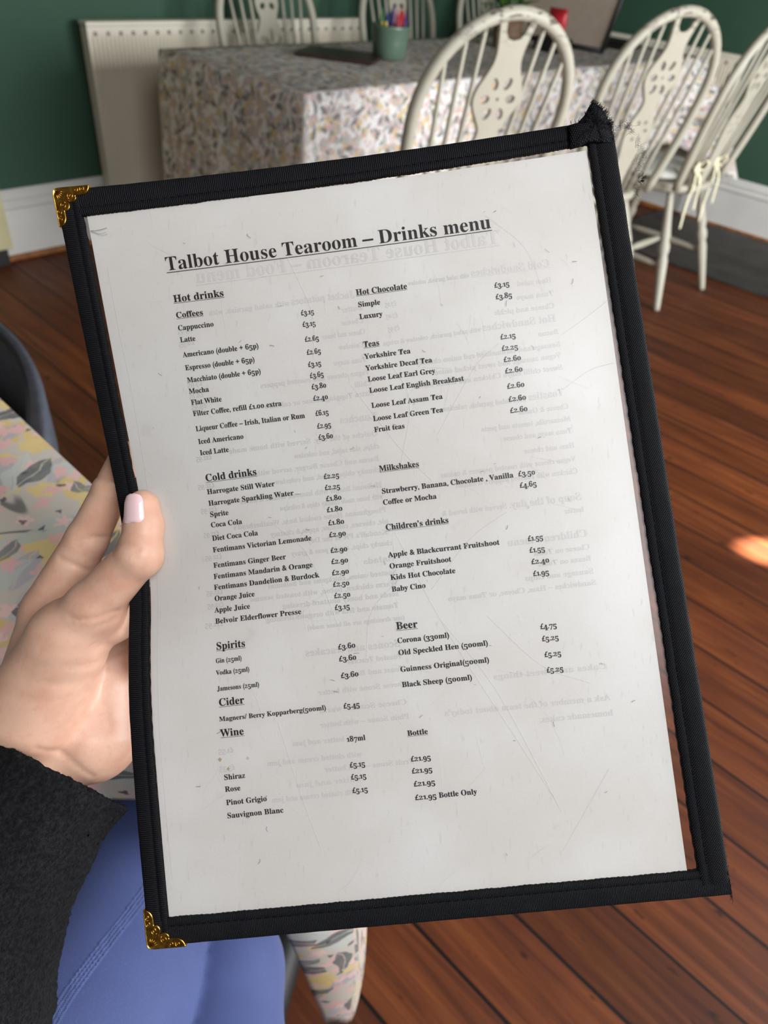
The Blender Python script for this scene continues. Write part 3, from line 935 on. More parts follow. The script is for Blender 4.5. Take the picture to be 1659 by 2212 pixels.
# --- glyph outlines (code point : advance : loops), 500 units to the em
GLYPHS = '''81:391:282 -86 220 -77 173 -48 139 -1 105 15 76 37 52 64 35 96 24 131 21 170 24 206 34 239 49 270 71 296 97 317 127 334 161 344 198 347 233 344 266 334 296 318 321 297 342 271 358 241 368 207 371 170 363 113 338 64 299 25 246 0 268 -33 296 -53 331 -60 366 -55 369 -69 324 -82/198 9 228 15 252 35 269 67 280 112 283 170 277 239 259 289 231 320 194 330 163 324 139 304 122 272 111 227 108 170 114 100 132 50 161 19
85:367:185 -10 125 -2 85 21 62 60 55 116 55 282 52 302 45 316 32 323 11 327 11 339 179 339 179 327 151 322 143 317 138 309 135 282 135 104 139 66 151 38 173 22 205 16 253 28 282 62 292 119 292 282 290 302 282 315 268 323 245 327 245 339 353 339 353 327 334 322 322 314 316 301 315 282 315 135 307 68 283 24 242 -1
88:350:9 0 9 13 39 22 67 50 144 155 58 288 35 317 24 324 12 327 11 327 11 339 182 339 182 327 171 327 149 322 142 309 150 289 197 216 240 278 249 295 252 308 244 322 218 327 218 339 341 339 341 327 339 327 318 324 300 315 283 300 266 278 209 197 308 43 325 21 333 15 344 13 346 13 346 0 178 0 178 13 181 13 207 17 216 31 213 43 205 59 156 136 103 60 95 46 93 34 102 18 130 13 130 0
90:329:15 0 15 8 206 320 160 320 129 318 105 313 86 303 70 287 57 265 46 236 33 236 43 339 303 339 303 330 114 22 178 22 225 27 260 46 286 77 303 122 316 122 303 0
58:109:55 229 33 220 25 199 33 178 55 169 76 178 85 199 76 220/55 56 33 47 25 26 33 4 55 -5 76 4 85 26 76 47
63:166:41 298 63 301 87 291 96 267 81 224 55 182 40 134 47 106 70 88 86 142 124 203 145 273 137 306 112 334 65 346/77 56 56 47 47 26 56 4 77 -5 98 4 107 26 98 47
65:325:-7 0 -7 14 7 16 18 23 27 35 37 56 154 347 167 347 286 65 306 26 316 17 330 14 330 0 171 0 171 14 201 19 211 34 203 61 188 99 77 99 59 53 56 44 56 36 65 19 92 14 95 14 95 0/85 120 180 120 132 238
66:329:12 0 12 13 33 16 47 24 53 38 56 61 56 275 52 307 46 316 38 322 12 327 12 339 164 339 237 330 280 304 295 261 286 225 259 199 214 184 268 166 301 138 312 98 303 57 276 26 234 6 177 0/136 188 140 188 174 191 196 203 208 224 212 257 209 287 201 307 185 319 161 323 147 321 140 316 137 307 136 291/165 18 193 23 211 37 221 61 224 96 220 131 206 155 183 168 147 172 136 172 136 49 137 34 142 25 151 20
67:349:191 -8 144 -2 102 15 68 42 42 78 25 121 20 170 25 219 42 261 68 297 103 324 145 341 193 347 230 342 274 328 289 324 304 330 312 347 325 347 325 230 312 230 292 271 265 303 233 323 198 330 165 324 140 304 121 272 111 227 107 169 111 114 123 72 143 42 171 24 207 18 237 21 267 33 294 53 319 79 333 66 294 25 247 0
68:369:15 0 15 13 35 16 47 22 53 34 55 56 55 279 53 303 45 317 32 324 11 327 11 339 165 339 220 334 266 319 302 295 328 262 343 220 349 170 341 108 320 61 284 27 234 7 170 0/166 18 195 22 219 35 238 56 255 103 261 171 257 225 246 268 227 298 200 316 166 323 150 321 141 315 137 304 136 287 136 54 137 36 141 25 150 20
69:329:11 0 11 13 33 15 47 22 54 36 56 58 56 275 54 301 46 317 33 324 12 327 12 339 297 339 297 238 286 238 274 277 253 303 220 316 173 321 149 319 142 316 139 310 136 289 136 183 144 183 173 187 193 200 206 223 215 257 227 257 227 88 214 88 210 115 203 135 193 149 179 159 161 164 138 166 136 166 136 50 138 35 143 26 154 22 172 21 205 23 233 29 257 40 276 56 292 78 306 107 320 107 300 0
70:301:12 0 12 13 33 17 47 25 53 39 56 62 56 279 53 302 46 315 32 322 11 327 11 339 293 339 293 238 281 238 274 266 265 287 250 303 231 313 205 319 171 321 149 320 138 314 136 297 136 184 142 184 170 188 191 201 204 224 212 258 225 258 225 88 212 88 204 125 191 149 170 162 141 167 136 167 136 60 140 32 146 23 156 18 191 13 191 0
71:378:200 -8 149 -2 105 15 70 41 43 77 26 120 21 171 26 219 43 262 69 297 104 324 145 341 192 347 232 342 275 328 289 325 296 326 302 330 312 347 326 347 326 229 312 229 300 258 285 282 266 302 245 317 223 327 199 330 166 324 141 304 123 272 112 227 109 170 115 100 134 50 153 28 177 14 205 10 229 12 244 20 252 34 255 53 255 95 252 115 245 127 230 133 205 136 205 148 373 148 373 136 352 133 340 127 334 115 332 96 332 22 266 0
72:390:12 0 12 13 33 16 47 24 53 37 56 60 56 282 53 302 46 316 33 323 12 327 12 339 180 339 180 327 152 322 144 317 139 309 136 282 136 187 255 187 255 282 251 309 246 317 239 322 210 327 210 339 378 339 378 327 356 323 343 316 337 303 335 282 335 60 337 39 343 25 356 16 378 13 378 0 210 0 210 13 232 16 245 23 252 36 255 60 255 165 136 165 136 60 138 37 145 24 158 16 180 13 180 0
73:194:10 0 10 13 31 17 46 24 53 36 56 56 56 288 54 307 47 318 33 324 10 327 10 339 182 339 182 327 160 324 146 318 138 307 136 288 136 58 140 33 145 25 153 20 183 13 183 0
74:246:81 -49 58 -46 38 -40 21 -30 9 -16 0 -1 -3 17 0 33 8 45 20 53 33 56 48 53 59 46 67 35 69 21 63 -1 57 -15 62 -26 78 -30 94 -27 103 -19 108 -4 110 16 110 273 106 305 100 314 91 320 59 327 59 339 234 339 234 327 206 321 198 315 193 306 190 273 190 66 186 25 173 -7 151 -30 120 -44
75:380:12 0 12 13 34 16 47 24 54 37 56 60 56 282 54 302 47 316 34 323 13 327 13 339 181 339 181 327 153 322 145 317 140 309 136 282 136 174 239 278 254 297 260 312 249 323 217 327 217 339 362 339 362 327 355 327 309 312 257 269 202 212 345 35 363 19 387 13 387 0 209 0 209 13 228 14 240 16 246 20 249 26 245 35 236 49 149 159 136 148 136 60 138 37 145 24 158 16 181 13 181 0
76:317:12 0 12 13 33 16 47 24 53 37 56 60 56 282 53 303 46 316 33 323 12 327 12 339 186 339 186 327 155 323 146 318 140 310 136 282 136 62 138 35 142 28 149 23 174 21 207 23 234 30 257 41 275 59 291 84 305 115 318 115 299 0
77:472:11 0 11 13 32 16 46 24 53 37 56 59 56 285 53 310 47 317 39 322 11 327 11 339 138 339 236 106 335 339 460 339 460 327 439 323 426 315 419 302 417 282 417 64 421 32 425 23 433 17 459 13 459 0 295 0 295 13 322 19 330 24 335 33 339 62 339 297 215 0 201 0 79 290 79 60 81 36 89 22 104 15 126 13 126 0
78:367:300 -8 80 261 80 59 82 36 88 23 102 16 124 13 124 0 14 0 14 13 40 17 48 23 53 31 57 59 57 289 27 323 14 327 14 339 117 339 291 126 291 281 288 308 283 316 275 321 247 327 247 339 357 339 357 327 335 323 323 316 316 303 314 281 314 -8
79:391:194 -8 158 -5 126 6 96 22 70 43 49 69 34 100 24 133 21 170 24 206 34 239 49 270 71 296 97 317 127 334 161 344 198 347 233 344 266 334 296 318 321 297 342 271 358 241 368 207 371 170 368 133 358 100 342 69 321 43 294 22 264 6 231 -5/197 9 228 15 252 35 269 67 279 112 282 170 277 239 259 289 231 320 194 330 163 324 139 304 122 272 111 227 108 170 114 100 132 50 160 19
80:311:12 0 12 13 33 16 47 24 53 37 56 60 56 282 53 302 46 316 33 323 12 327 12 339 159 339 214 336 250 328 273 314 290 296 301 273 305 247 297 209 273 179 234 159 180 153 136 153 136 60 138 37 145 24 158 16 180 13 180 0/136 171 150 171 182 175 202 188 214 211 218 245 214 279 205 303 187 316 161 321 148 320 141 316 137 308 136 297
82:352:12 0 12 13 33 16 47 24 53 37 56 60 56 282 53 302 46 316 33 323 12 327 12 339 162 339 227 333 274 317 301 289 311 249 302 212 277 185 235 167 322 38 337 19 345 14 356 13 358 13 358 0 252 0 150 158 136 158 136 60 138 37 145 24 158 16 180 13 180 0/136 174 152 174 185 179 208 192 222 216 226 250 219 289 200 313 167 321 151 319 141 315 137 304 136 287
83:291:32 -8 32 118 47 118 62 70 83 37 111 18 147 11 172 15 191 27 203 45 208 67 198 96 168 119 121 142 83 164 57 188 42 215 37 247 40 275 50 300 65 320 86 335 110 344 138 347 171 344 210 334 217 332 223 331 233 335 239 347 252 347 252 238 240 238 231 264 219 287 203 305 185 319 165 328 145 331 122 328 104 318 93 302 89 283 92 265 102 251 118 238 141 226 189 203 216 189 236 174 251 157 261 140 266 121 268 99 264 69 252 43 234 22 209 6 179 -4 143 -8 118 -6 94 1 73 7 63 9 52 5 46 -8
84:315:69 0 69 13 91 16 106 23 113 37 116 60 116 323 111 323 76 317 49 300 30 273 22 237 8 237 8 339 306 339 306 236 293 236 279 284 248 313 200 323 196 323 196 60 198 37 206 23 220 15 244 13 244 0
86:319:158 -10 33 284 17 313 6 322 -11 327 -11 339 157 339 157 327 137 325 124 322 116 315 114 305 120 282 193 107 259 281 264 305 262 315 254 322 223 327 223 339 329 339 329 327 315 324 304 318 294 306 285 285 171 -10
87:455:127 -8 24 293 11 318 2 324 -12 327 -12 339 135 339 135 327 112 322 106 315 105 306 110 278 166 114 224 263 213 297 207 311 199 320 188 324 171 327 171 339 327 339 327 327 301 322 293 307 297 288 353 124 403 275 409 303 407 313 401 321 390 325 375 327 375 339 465 339 465 327 452 322 443 314 428 282 332 -8 319 -8 235 230 142 -8
89:317:76 0 76 13 97 16 111 24 117 37 120 60 120 133 35 288 22 308 11 320 1 324 -10 326 -10 339 154 339 154 326 146 326 124 322 118 317 116 310 122 292 185 168 248 273 257 290 260 304 250 320 222 326 220 326 220 339 327 339 327 326 315 323 305 316 285 292 200 152 200 60 202 37 209 24 222 16 244 13 244 0
97:256:190 -8 168 -4 155 7 149 26 112 2 71 -7 48 -3 30 9 19 26 15 47 23 77 47 101 89 122 148 142 148 180 146 198 139 210 127 218 110 220 86 216 78 204 85 191 90 181 92 172 89 160 82 150 71 144 58 142 44 144 33 151 27 162 25 176 28 193 37 207 51 220 71 229 94 235 121 237 166 232 196 218 213 193 218 157 218 47 220 30 227 26 239 31 245 21 219 -1/113 25 130 31 148 47 148 126 115 113 95 92 88 62 94 34
98:268:32 -9 32 289 31 308 27 319 20 324 6 327 6 339 103 339 103 208 131 230 165 237 189 233 211 223 229 205 243 183 252 155 255 124 251 88 240 56 223 30 201 10 174 -3 143 -8 110 0 78 21 40 -9/136 11 158 17 173 37 180 71 183 119 180 159 172 187 158 203 137 209 126 207 116 201 107 192 103 180 103 51 107 29 118 15
99:219:116 -8 89 -4 65 8 44 26 28 51 18 79 15 112 18 146 30 176 48 202 71 221 99 233 130 238 162 234 186 222 201 204 207 183 204 170 198 160 189 154 176 152 159 156 149 167 146 187 147 195 147 202 142 216 126 221 102 212 88 185 84 140 88 92 102 57 124 36 152 29 178 35 202 54 212 45 185 16 153 -2
100:275:104 -8 79 -4 58 8 40 26 26 50 17 78 15 110 18 146 27 177 41 202 61 221 83 233 109 237 140 230 166 209 166 299 164 312 158 320 147 325 131 327 131 339 238 339 238 56 239 40 242 30 249 24 263 21 263 8 219 4 166 -8 166 29 140 2/128 21 139 23 150 31 160 42 166 57 166 180 162 191 154 201 142 207 130 209 110 203 97 186 90 156 88 114 90 73 97 44 109 27
101:224:115 -8 87 -4 63 8 43 26 28 51 18 82 15 117 18 150 28 179 44 203 65 222 89 233 117 237 156 230 185 209 204 174 211 129 211 124 87 124 94 72 115 42 149 32 176 40 201 64 212 54 185 20 152 -1/87 143 150 143 150 160 148 187 144 206 135 217 120 221 101 213 90 190 87 152
102:159:11 0 11 12 30 16 37 26 39 55 39 206 12 206 12 231 39 231 39 263 45 298 63 324 92 341 130 346 158 342 179 332 192 316 196 298 194 283 188 273 178 267 167 265 155 266 146 272 140 280 138 291 144 313 146 318 147 322 144 328 134 330 121 328 114 320 110 291 110 231 152 231 152 206 110 206 110 49 112 30 118 19 129 14 149 12 149 0
103:243:109 -105 66 -101 36 -91 17 -75 11 -56 21 -34 51 -19 26 -1 18 23 21 40 32 55 50 69 76 82 43 100 23 126 16 158 20 180 30 199 45 215 65 227 90 235 117 237 146 234 174 227 236 227 236 200 200 200 213 177 217 152 214 131 206 113 192 97 174 86 153 79 128 77 117 77 106 78 94 76 84 70 77 62 75 53 83 41 105 37 131 37 166 35 193 30 212 22 225 10 233 -7 235 -28 227 -60 203 -84 163 -99/117 93 132 97 142 109 147 129 149 157 147 186 142 206 132 217 117 221 102 217 92 206 87 186 85 157 87 129 92 109 102 96/120 -87 162 -82 188 -70 196 -49 193 -38 186 -31 172 -27 153 -26 72 -26 59 -38 55 -54 58 -66 71 -77 91 -84
104:283:14 0 14 12 26 14 34 19 38 28 39 42 39 297 38 310 34 320 27 325 14 328 14 339 110 339 110 199 142 227 181 237 217 228 239 202 246 158 246 42 247 28 251 19 258 14 271 12 271 0 151 0 151 12 154 12 170 19 175 42 175 162 171 192 163 200 151 202 129 195 110 175 110 42 111 28 115 19 122 14 134 12 134 0
105:148:75 270 60 272 48 280 40 292 38 307 40 322 48 334 60 342 75 345 90 342 102 334 110 322 113 307 110 292 102 280 89 272/14 0 14 12 26 14 34 19 38 28 39 42 39 188 38 203 35 212 28 217 15 219 16 231 111 231 111 42 112 28 115 20 122 14 134 12 134 0
106:156:79 271 64 273 52 281 44 293 42 308 44 323 53 335 65 343 79 346 94 343 106 335 114 323 117 308 114 294 106 282 94 273/27 -105 8 -103 -8 -98 -22 -89 -33 -79 -39 -66 -42 -52 -39 -39 -33 -30 -24 -24 -11 -22 1 -23 11 -29 17 -38 20 -49 14 -65 8 -77 12 -84 23 -87 36 -84 44 -74 48 -40 48 186 46 202 42 212 32 217 16 219 16 231 119 231 119 -16 112 -55 94 -82 65 -99
107:267:13 0 13 12 26 14 34 19 38 28 39 42 39 296 35 320 28 325 15 327 16 339 110 339 110 126 169 185 178 196 182 207 175 216 156 219 153 219 153 231 257 231 257 219 229 212 205 194 166 156 258 26 268 15 280 12 280 0 157 0 157 12 162 12 174 15 178 24 173 37 121 110 110 100 110 42 111 28 115 20 122 14 134 12 134 0
108:148:14 0 14 12 26 14 34 19 38 28 39 42 39 296 35 320 28 325 15 327 15 339 111 339 111 42 112 28 115 20 122 14 134 12 134 0
109:413:14 0 14 12 26 14 34 19 38 28 39 42 39 189 38 202 34 211 27 217 14 219 14 231 109 231 109 197 140 227 177 237 206 232 227 218 239 195 271 226 311 237 347 228 368 202 375 158 375 42 376 28 380 19 387 14 399 12 399 0 281 0 281 12 293 14 300 20 304 29 305 42 305 162 301 192 293 200 281 202 260 196 242 177 242 42 243 29 246 20 253 14 265 12 265 0 149 0 149 12 160 14 168 20 171 29 173 42 173 162 168 192 161 199 149 202 127 195 109 175 109 42 110 29 114 20 120 14 132 12 132 0
110:283:14 0 14 12 26 14 34 19 38 28 39 42 39 189 38 202 34 211 27 217 14 219 14 231 110 231 110 199 142 228 181 237 217 228 239 202 246 158 246 42 247 28 251 19 258 14 271 12 271 0 151 0 151 12 154 12 170 19 175 42 175 162 171 192 163 200 151 202 129 195 110 175 110 42 111 28 115 19 122 14 134 12 134 0
111:250:126 -8 94 -3 67 9 45 27 28 52 18 82 14 115 18 148 28 178 45 203 67 221 94 233 125 237 156 233 183 222 205 203 222 179 232 149 236 115 232 81 222 51 205 27 183 8 156 -4/126 9 143 14 156 29 162 61 164 115 161 169 155 202 143 217 126 223 107 217 96 202 89 169 87 115 89 61 96 29 108 14
112:276:13 -104 13 -92 30 -87 38 -75 39 -48 39 181 38 200 35 211 27 216 15 220 15 231 107 231 107 196 124 219 145 233 172 238 196 234 218 222 236 204 249 180 258 151 261 119 258 84 249 54 235 28 217 9 194 -3 169 -8 136 0 110 24 110 -43 113 -73 117 -82 124 -88 147 -92 147 -104/146 21 165 27 178 44 185 74 188 115 186 155 180 185 168 201 148 207 127 199 110 175 110 51 125 29
113:271:130 -104 130 -92 148 -89 159 -85 165 -76 167 -62 167 22 139 0 106 -7 80 -3 59 8 40 25 27 48 18 75 15 107 19 143 30 175 47 201 69 221 96 233 127 238 160 231 192 210 230 239 238 239 238 -62 239 -76 243 -85 251 -90 264 -92 264 -104/133 22 144 24 155 30 163 38 167 50 167 180 163 202 152 215 134 220 112 213 98 195 90 162 87 116 90 74 97 45 111 28
114:214:14 0 14 12 26 14 34 19 38 28 39 42 39 188 38 203 35 212 27 217 15 219 16 231 109 231 109 188 123 209 139 224 157 234 174 237 192 234 205 226 213 214 216 198 213 185 207 175 197 168 185 166 173 167 165 172 154 186 148 192 141 194 130 190 121 180 113 164 111 143 111 42 113 27 118 19 129 14 147 12 147 0
115:214:113 -8 90 -5 65 5 55 7 44 3 38 -7 27 -7 27 79 40 79 49 50 65 29 84 16 105 11 121 13 133 20 141 30 143 44 136 63 116 78 80 97 57 110 41 126 31 144 28 164 33 193 48 217 73 232 105 238 124 235 148 229 154 228 159 227 166 230 172 238 182 238 182 165 170 165 160 189 146 206 130 217 111 221 97 219 87 213 80 204 78 193 80 182 86 173 109 158 143 141 165 128 180 113 189 94 192 71 186 38 170 14 145 -2
116:170:92 -7 66 -3 49 8 39 26 36 53 36 208 15 208 15 223 66 275 96 316 108 316 108 231 155 231 155 208 108 208 108 61 111 38 117 32 125 30 141 36 154 56 166 49 147 18 123 -1
117:279:98 -8 68 -2 49 13 38 38 34 72 34 185 33 200 29 210 22 217 9 219 9 231 106 231 106 55 107 43 112 34 120 28 132 27 153 32 170 49 170 185 169 201 165 211 156 217 141 219 141 231 241 231 241 52 242 38 247 29 255 24 268 22 268 10 223 5 170 -8 170 30 156 14 139 3 119 -5
118:228:106 -8 29 185 16 209 9 216 -2 219 -2 231 122 231 122 219 116 219 101 216 96 206 97 200 138 91 176 188 180 203 173 215 152 219 152 231 227 231 227 220 215 215 207 208 194 181 119 -8
119:324:91 -8 13 197 5 212 -8 219 -8 231 103 231 103 219 89 215 85 206 86 198 89 188 124 95 157 175 150 198 141 215 125 220 125 231 241 231 241 219 225 215 220 206 221 200 222 195 250 105 285 191 288 205 287 211 283 215 265 220 265 231 332 231 332 220 322 217 316 212 307 192 227 -8 215 -8 166 147 104 -8
120:237:4 0 4 11 25 22 46 42 92 102 32 196 18 212 3 219 3 231 126 231 126 219 110 216 105 209 111 194 137 153 167 191 173 200 175 208 173 213 169 216 150 219 150 231 232 231 232 221 210 210 189 189 148 137 217 27 226 16 238 12 238 0 116 0 116 12 133 15 137 18 138 23 136 32 129 44 103 85 73 46 65 34 63 26 69 15 85 11 88 11 88 0
121:224:39 -105 22 -102 8 -93 -2 -80 -5 -62 -3 -50 4 -40 13 -32 27 -30 38 -31 48 -37 54 -45 56 -57 55 -61 55 -65 57 -71 64 -73 73 -69 85 -55 96 -33 105 -4 27 187 18 205 12 214 -3 219 -4 219 -4 231 121 231 121 219 101 216 97 212 96 205 97 199 99 191 138 89 172 180 176 194 177 204 175 211 171 216 151 219 151 231 223 231 223 219 214 216 206 209 193 181 121 -18 96 -71 84 -87 71 -97 56 -103
122:218:10 0 10 11 125 214 96 214 71 211 54 202 41 186 33 161 20 161 24 231 205 231 205 217 94 19 114 19 144 22 166 33 181 51 194 80 206 80 200 0
48:280:140 -5 99 1 68 18 44 46 29 83 20 127 17 180 20 231 29 276 44 312 68 340 99 356 141 362 180 356 211 340 234 312 250 276 259 231 263 179 259 127 250 82 234 46 211 18 179 1/140 28 163 38 177 68 183 115 185 179 183 243 177 290 163 320 141 330 117 320 104 290 97 243 95 179 97 115 104 68 117 38
49:280:49 0 49 27 90 27 101 28 109 34 113 43 115 59 115 310 80 272 65 261 50 258 39 260 30 268 23 279 21 295 55 307 98 333 133 359 189 359 189 59 190 45 194 35 202 29 215 27 255 27 255 0
50:280:18 0 18 52 92 127 119 157 139 183 153 206 162 229 167 252 169 277 166 301 158 318 146 328 130 332 108 326 94 310 86 283 84 245 58 248 37 256 24 271 20 295 23 312 32 328 47 342 69 353 96 360 130 362 179 356 215 340 237 313 244 279 242 262 238 245 217 209 178 164 115 103 65 55 182 55 196 57 208 64 217 75 223 90 227 105 257 105 254 0
51:280:122 -5 87 -3 60 4 40 13 25 26 17 40 14 55 17 72 27 84 41 91 57 94 61 66 73 46 93 34 118 30 134 32 149 37 161 45 171 59 177 78 180 104 175 130 160 151 135 164 102 169 71 169 71 200 104 200 132 205 152 220 164 244 168 274 165 298 157 316 144 328 126 332 110 329 99 320 91 307 86 291 83 254 56 257 35 265 22 279 18 299 25 323 46 344 81 357 128 362 176 357 213 341 236 315 244 281 239 250 222 224 197 204 168 191 208 177 227 166 243 150 253 129 257 103 254 75 245 52 232 33 215 19 194 8 172 1
52:280:90 0 90 27 104 27 120 28 133 33 142 43 145 62 145 93 7 93 7 124 149 357 218 357 218 126 270 126 270 93 218 93 218 62 221 43 230 33 243 28 259 27 266 27 266 0/42 126 145 126 145 214 146 261 149 310 141 294 129 272 118 252 109 238
53:280:123 -5 89 -3 62 4 43 14 30 26 23 40 20 56 23 71 31 82 44 88 60 90 65 62 72 49 83 39 97 32 115 30 131 32 146 37 158 47 168 62 174 83 177 110 172 143 159 166 137 179 109 184 77 181 53 175 30 184 46 357 235 357 238 266 209 266 205 283 199 297 192 301 182 302 78 302 70 210 94 215 125 217 177 210 218 190 244 157 253 110 250 80 241 56 228 36 210 20 190 9 168 1
54:280:147 -5 112 0 82 13 57 36 38 69 26 112 23 165 25 205 31 242 42 276 58 305 77 329 102 347 131 358 165 362 194 360 217 354 233 345 245 334 251 321 254 307 250 292 240 280 222 271 194 268 191 298 181 323 172 330 161 333 134 324 114 298 100 257 93 201 120 213 139 218 162 219 203 212 235 192 255 159 262 116 255 67 233 29 197 3/148 28 165 33 178 48 187 73 190 111 186 146 177 170 163 184 144 189 130 187 115 181 93 165 97 102 109 60 127 36
55:280:83 0 216 303 84 303 64 296 55 277 52 252 22 252 25 357 263 357 263 333 125 0
56:280:137 -5 99 -2 68 8 45 23 28 43 18 66 15 91 20 120 35 144 59 163 89 181 62 199 43 220 31 244 27 271 29 294 38 315 52 334 74 349 104 359 143 362 189 356 222 337 242 309 249 275 244 248 231 227 209 210 182 194 220 171 246 149 260 123 265 95 256 53 231 21 190 2/151 211 167 222 178 236 184 253 186 275 181 303 174 315 165 325 154 331 140 333 121 329 108 317 100 299 97 277 100 254 111 237 128 223/139 24 162 28 180 41 191 61 195 86 191 108 178 127 155 143 122 161 106 148 94 133 85 113 83 89 86 63 98 42 116 28
57:280:114 -5 87 -3 66 3 50 13 40 25 34 38 32 52 33 62 38 70 45 76 56 80 65 59 77 42 94 30 116 27 153 43 176 91 187 172 174 158 158 147 139 140 116 138 76 144 45 164 24 197 18 241 21 275 31 304 48 329 71 347 99 358 132 362 166 358 197 345 222 322 241 290 253 248 257 194 255 154 249 117 239 83 224 53 204 29 179 11 149 -1/137 174 153 176 167 183 178 193 187 207 183 262 172 300 156 321 135 329 116 323 102 307 93 281 90 244 95 205 111 181
163:265:167 187 128 187 153 251 182 288 219 299 231 298 245 295 251 295 225 344 182 342 147 320 119 284 98 238 81 187 33 187 33 143 69 143 30 -5 68 1 111 3 155 -1 196 -5 223 -2 248 5 248 52 226 44 198 42 160 46 111 50 91 49 116 143 167 143
38:312:248 170 232 141 211 115 163 170 199 200 219 229 226 261 215 298 186 325 144 335 97 325 67 297 56 256 68 214 95 177 53 148 24 115 14 77 26 35 57 6 100 -5 132 0 168 16 208 47 247 0 310 0 241 80 275 125 297 170/178 81 142 52 105 41 76 51 63 77 70 101 90 122 123 145/104 261 115 284 141 293 161 288 175 276 180 258 171 232 136 203 114 229
40:161:84 116 91 202 115 279 156 347 129 347 77 280 44 200 32 116 44 32 77 -48 129 -115 156 -115 115 -47 91 30
41:161:78 116 70 30 46 -47 6 -115 33 -115 84 -48 118 32 130 116 118 200 84 280 33 347 6 347 46 279 70 202
44:109:30 -59 62 -42 82 -16 88 13 84 39 71 55 53 62 31 53 23 33 30 13 48 5 46 -25 30 -50
46:109:55 56 33 47 25 26 33 4 55 -5 76 4 85 26 76 47
8217:109:30 223 61 239 80 265 87 299 82 322 71 339 53 346 32 338 23 315 30 295 50 286 48 258 30 232
8211:250:255 143 -5 143 -5 111 255 111
45:161:142 134 20 134 20 87 142 87
43:292:126 295 126 197 28 197 28 156 126 156 126 59 167 59 167 156 264 156 264 197 167 197 167 295
47:140:4 -5 39 -5 137 346 102 346'''
FONT = {}
for ln in GLYPHS.split('\n'):
    cp, ad, lp = ln.split(':')
    FONT[chr(int(cp))] = [int(ad), [[tuple(q) for q in np.array(list(map(int, l.split()))).reshape(-1, 2).tolist()] for l in lp.split('/')] if lp else [], None, None]
XH, DH = 231., 340.


def glyph(c, title=False):
    """triangulated glyph: advance, points (em), triangles"""
    g = FONT[c]; slot = 3 if title else 2
    if g[slot] is None:
        cu = bpy.data.curves.new('g', 'CURVE'); cu.dimensions = '2D'; cu.fill_mode = 'BOTH'
        cu.offset = .014 if c in '£&(),.’–-+/:?' else (-.002 if title else .008)
        for l in g[1]:
            s = cu.splines.new('POLY'); s.points.add(len(l) - 1); s.use_cyclic_u = True
            for p, q in zip(s.points, l): p.co = (q[0] / 500, q[1] / 500, 0, 1)
        t = bpy.data.objects.new('g', cu); COL.objects.link(t)
        dg = bpy.context.evaluated_depsgraph_get()
        me = bpy.data.meshes.new_from_object(t.evaluated_get(dg))
        pts = np.array([v.co[:2] for v in me.vertices]); tri = [tuple(p.vertices) for p in me.polygons]
        bpy.data.objects.remove(t); bpy.data.meshes.remove(me)
        ad = g[0] / 500
        if c.isdigit():          # old-style figures
            if c in '012': pts = pts * np.array([.95, XH / DH + .02])
            elif c in '34579': pts = pts - np.array([0, (DH - XH) / 500])
            if c == '1': pts[:, 0] -= .05; ad *= .74
        g[slot] = (ad, pts, tri)
    return g[slot]


SIZE = {'T': 8.4, 'H': 4.4, 'S': 3.55, 'b': 3.15, 's': 2.8, 'm': 3.15}


def set_type(items, h):
    V, Fc = [], []
    base = 0
    for u0, v0, u1, v1, cls, s in items:
        sz = SIZE[cls[0]]
        tot = sum(.278 if c == ' ' else glyph(c, cls[0] == 'T')[0] for c in s)
        x = 0; chunks = []
        for c in s:
            if c == ' ': x += .278; continue
            ad, p, tri = glyph(c, cls[0] == 'T')
            chunks.append((p + np.array([x, 0]), tri)); x += ad
        if 'u' in cls:
            th = .035; y = -.09; n = 40; xs = np.linspace(0, tot, n)
            up = np.concatenate([np.stack([xs, np.full(n, y)], 1), np.stack([xs, np.full(n, y - th)], 1)])
            chunks.append((up, [(i, n + i, n + i + 1, i + 1) for i in range(n - 1)]))
        for p, tri in chunks:
            t = p[:, 0] / tot; U = u0 + (u1 - u0) * t; W = v0 + (v1 - v0) * t - p[:, 1] * sz / PH
            V.append(surf(U, W, np.full(len(t), h)))
            Fc += [tuple(base + i for i in q) for q in tri]; base += len(p)
    return np.concatenate(V), Fc


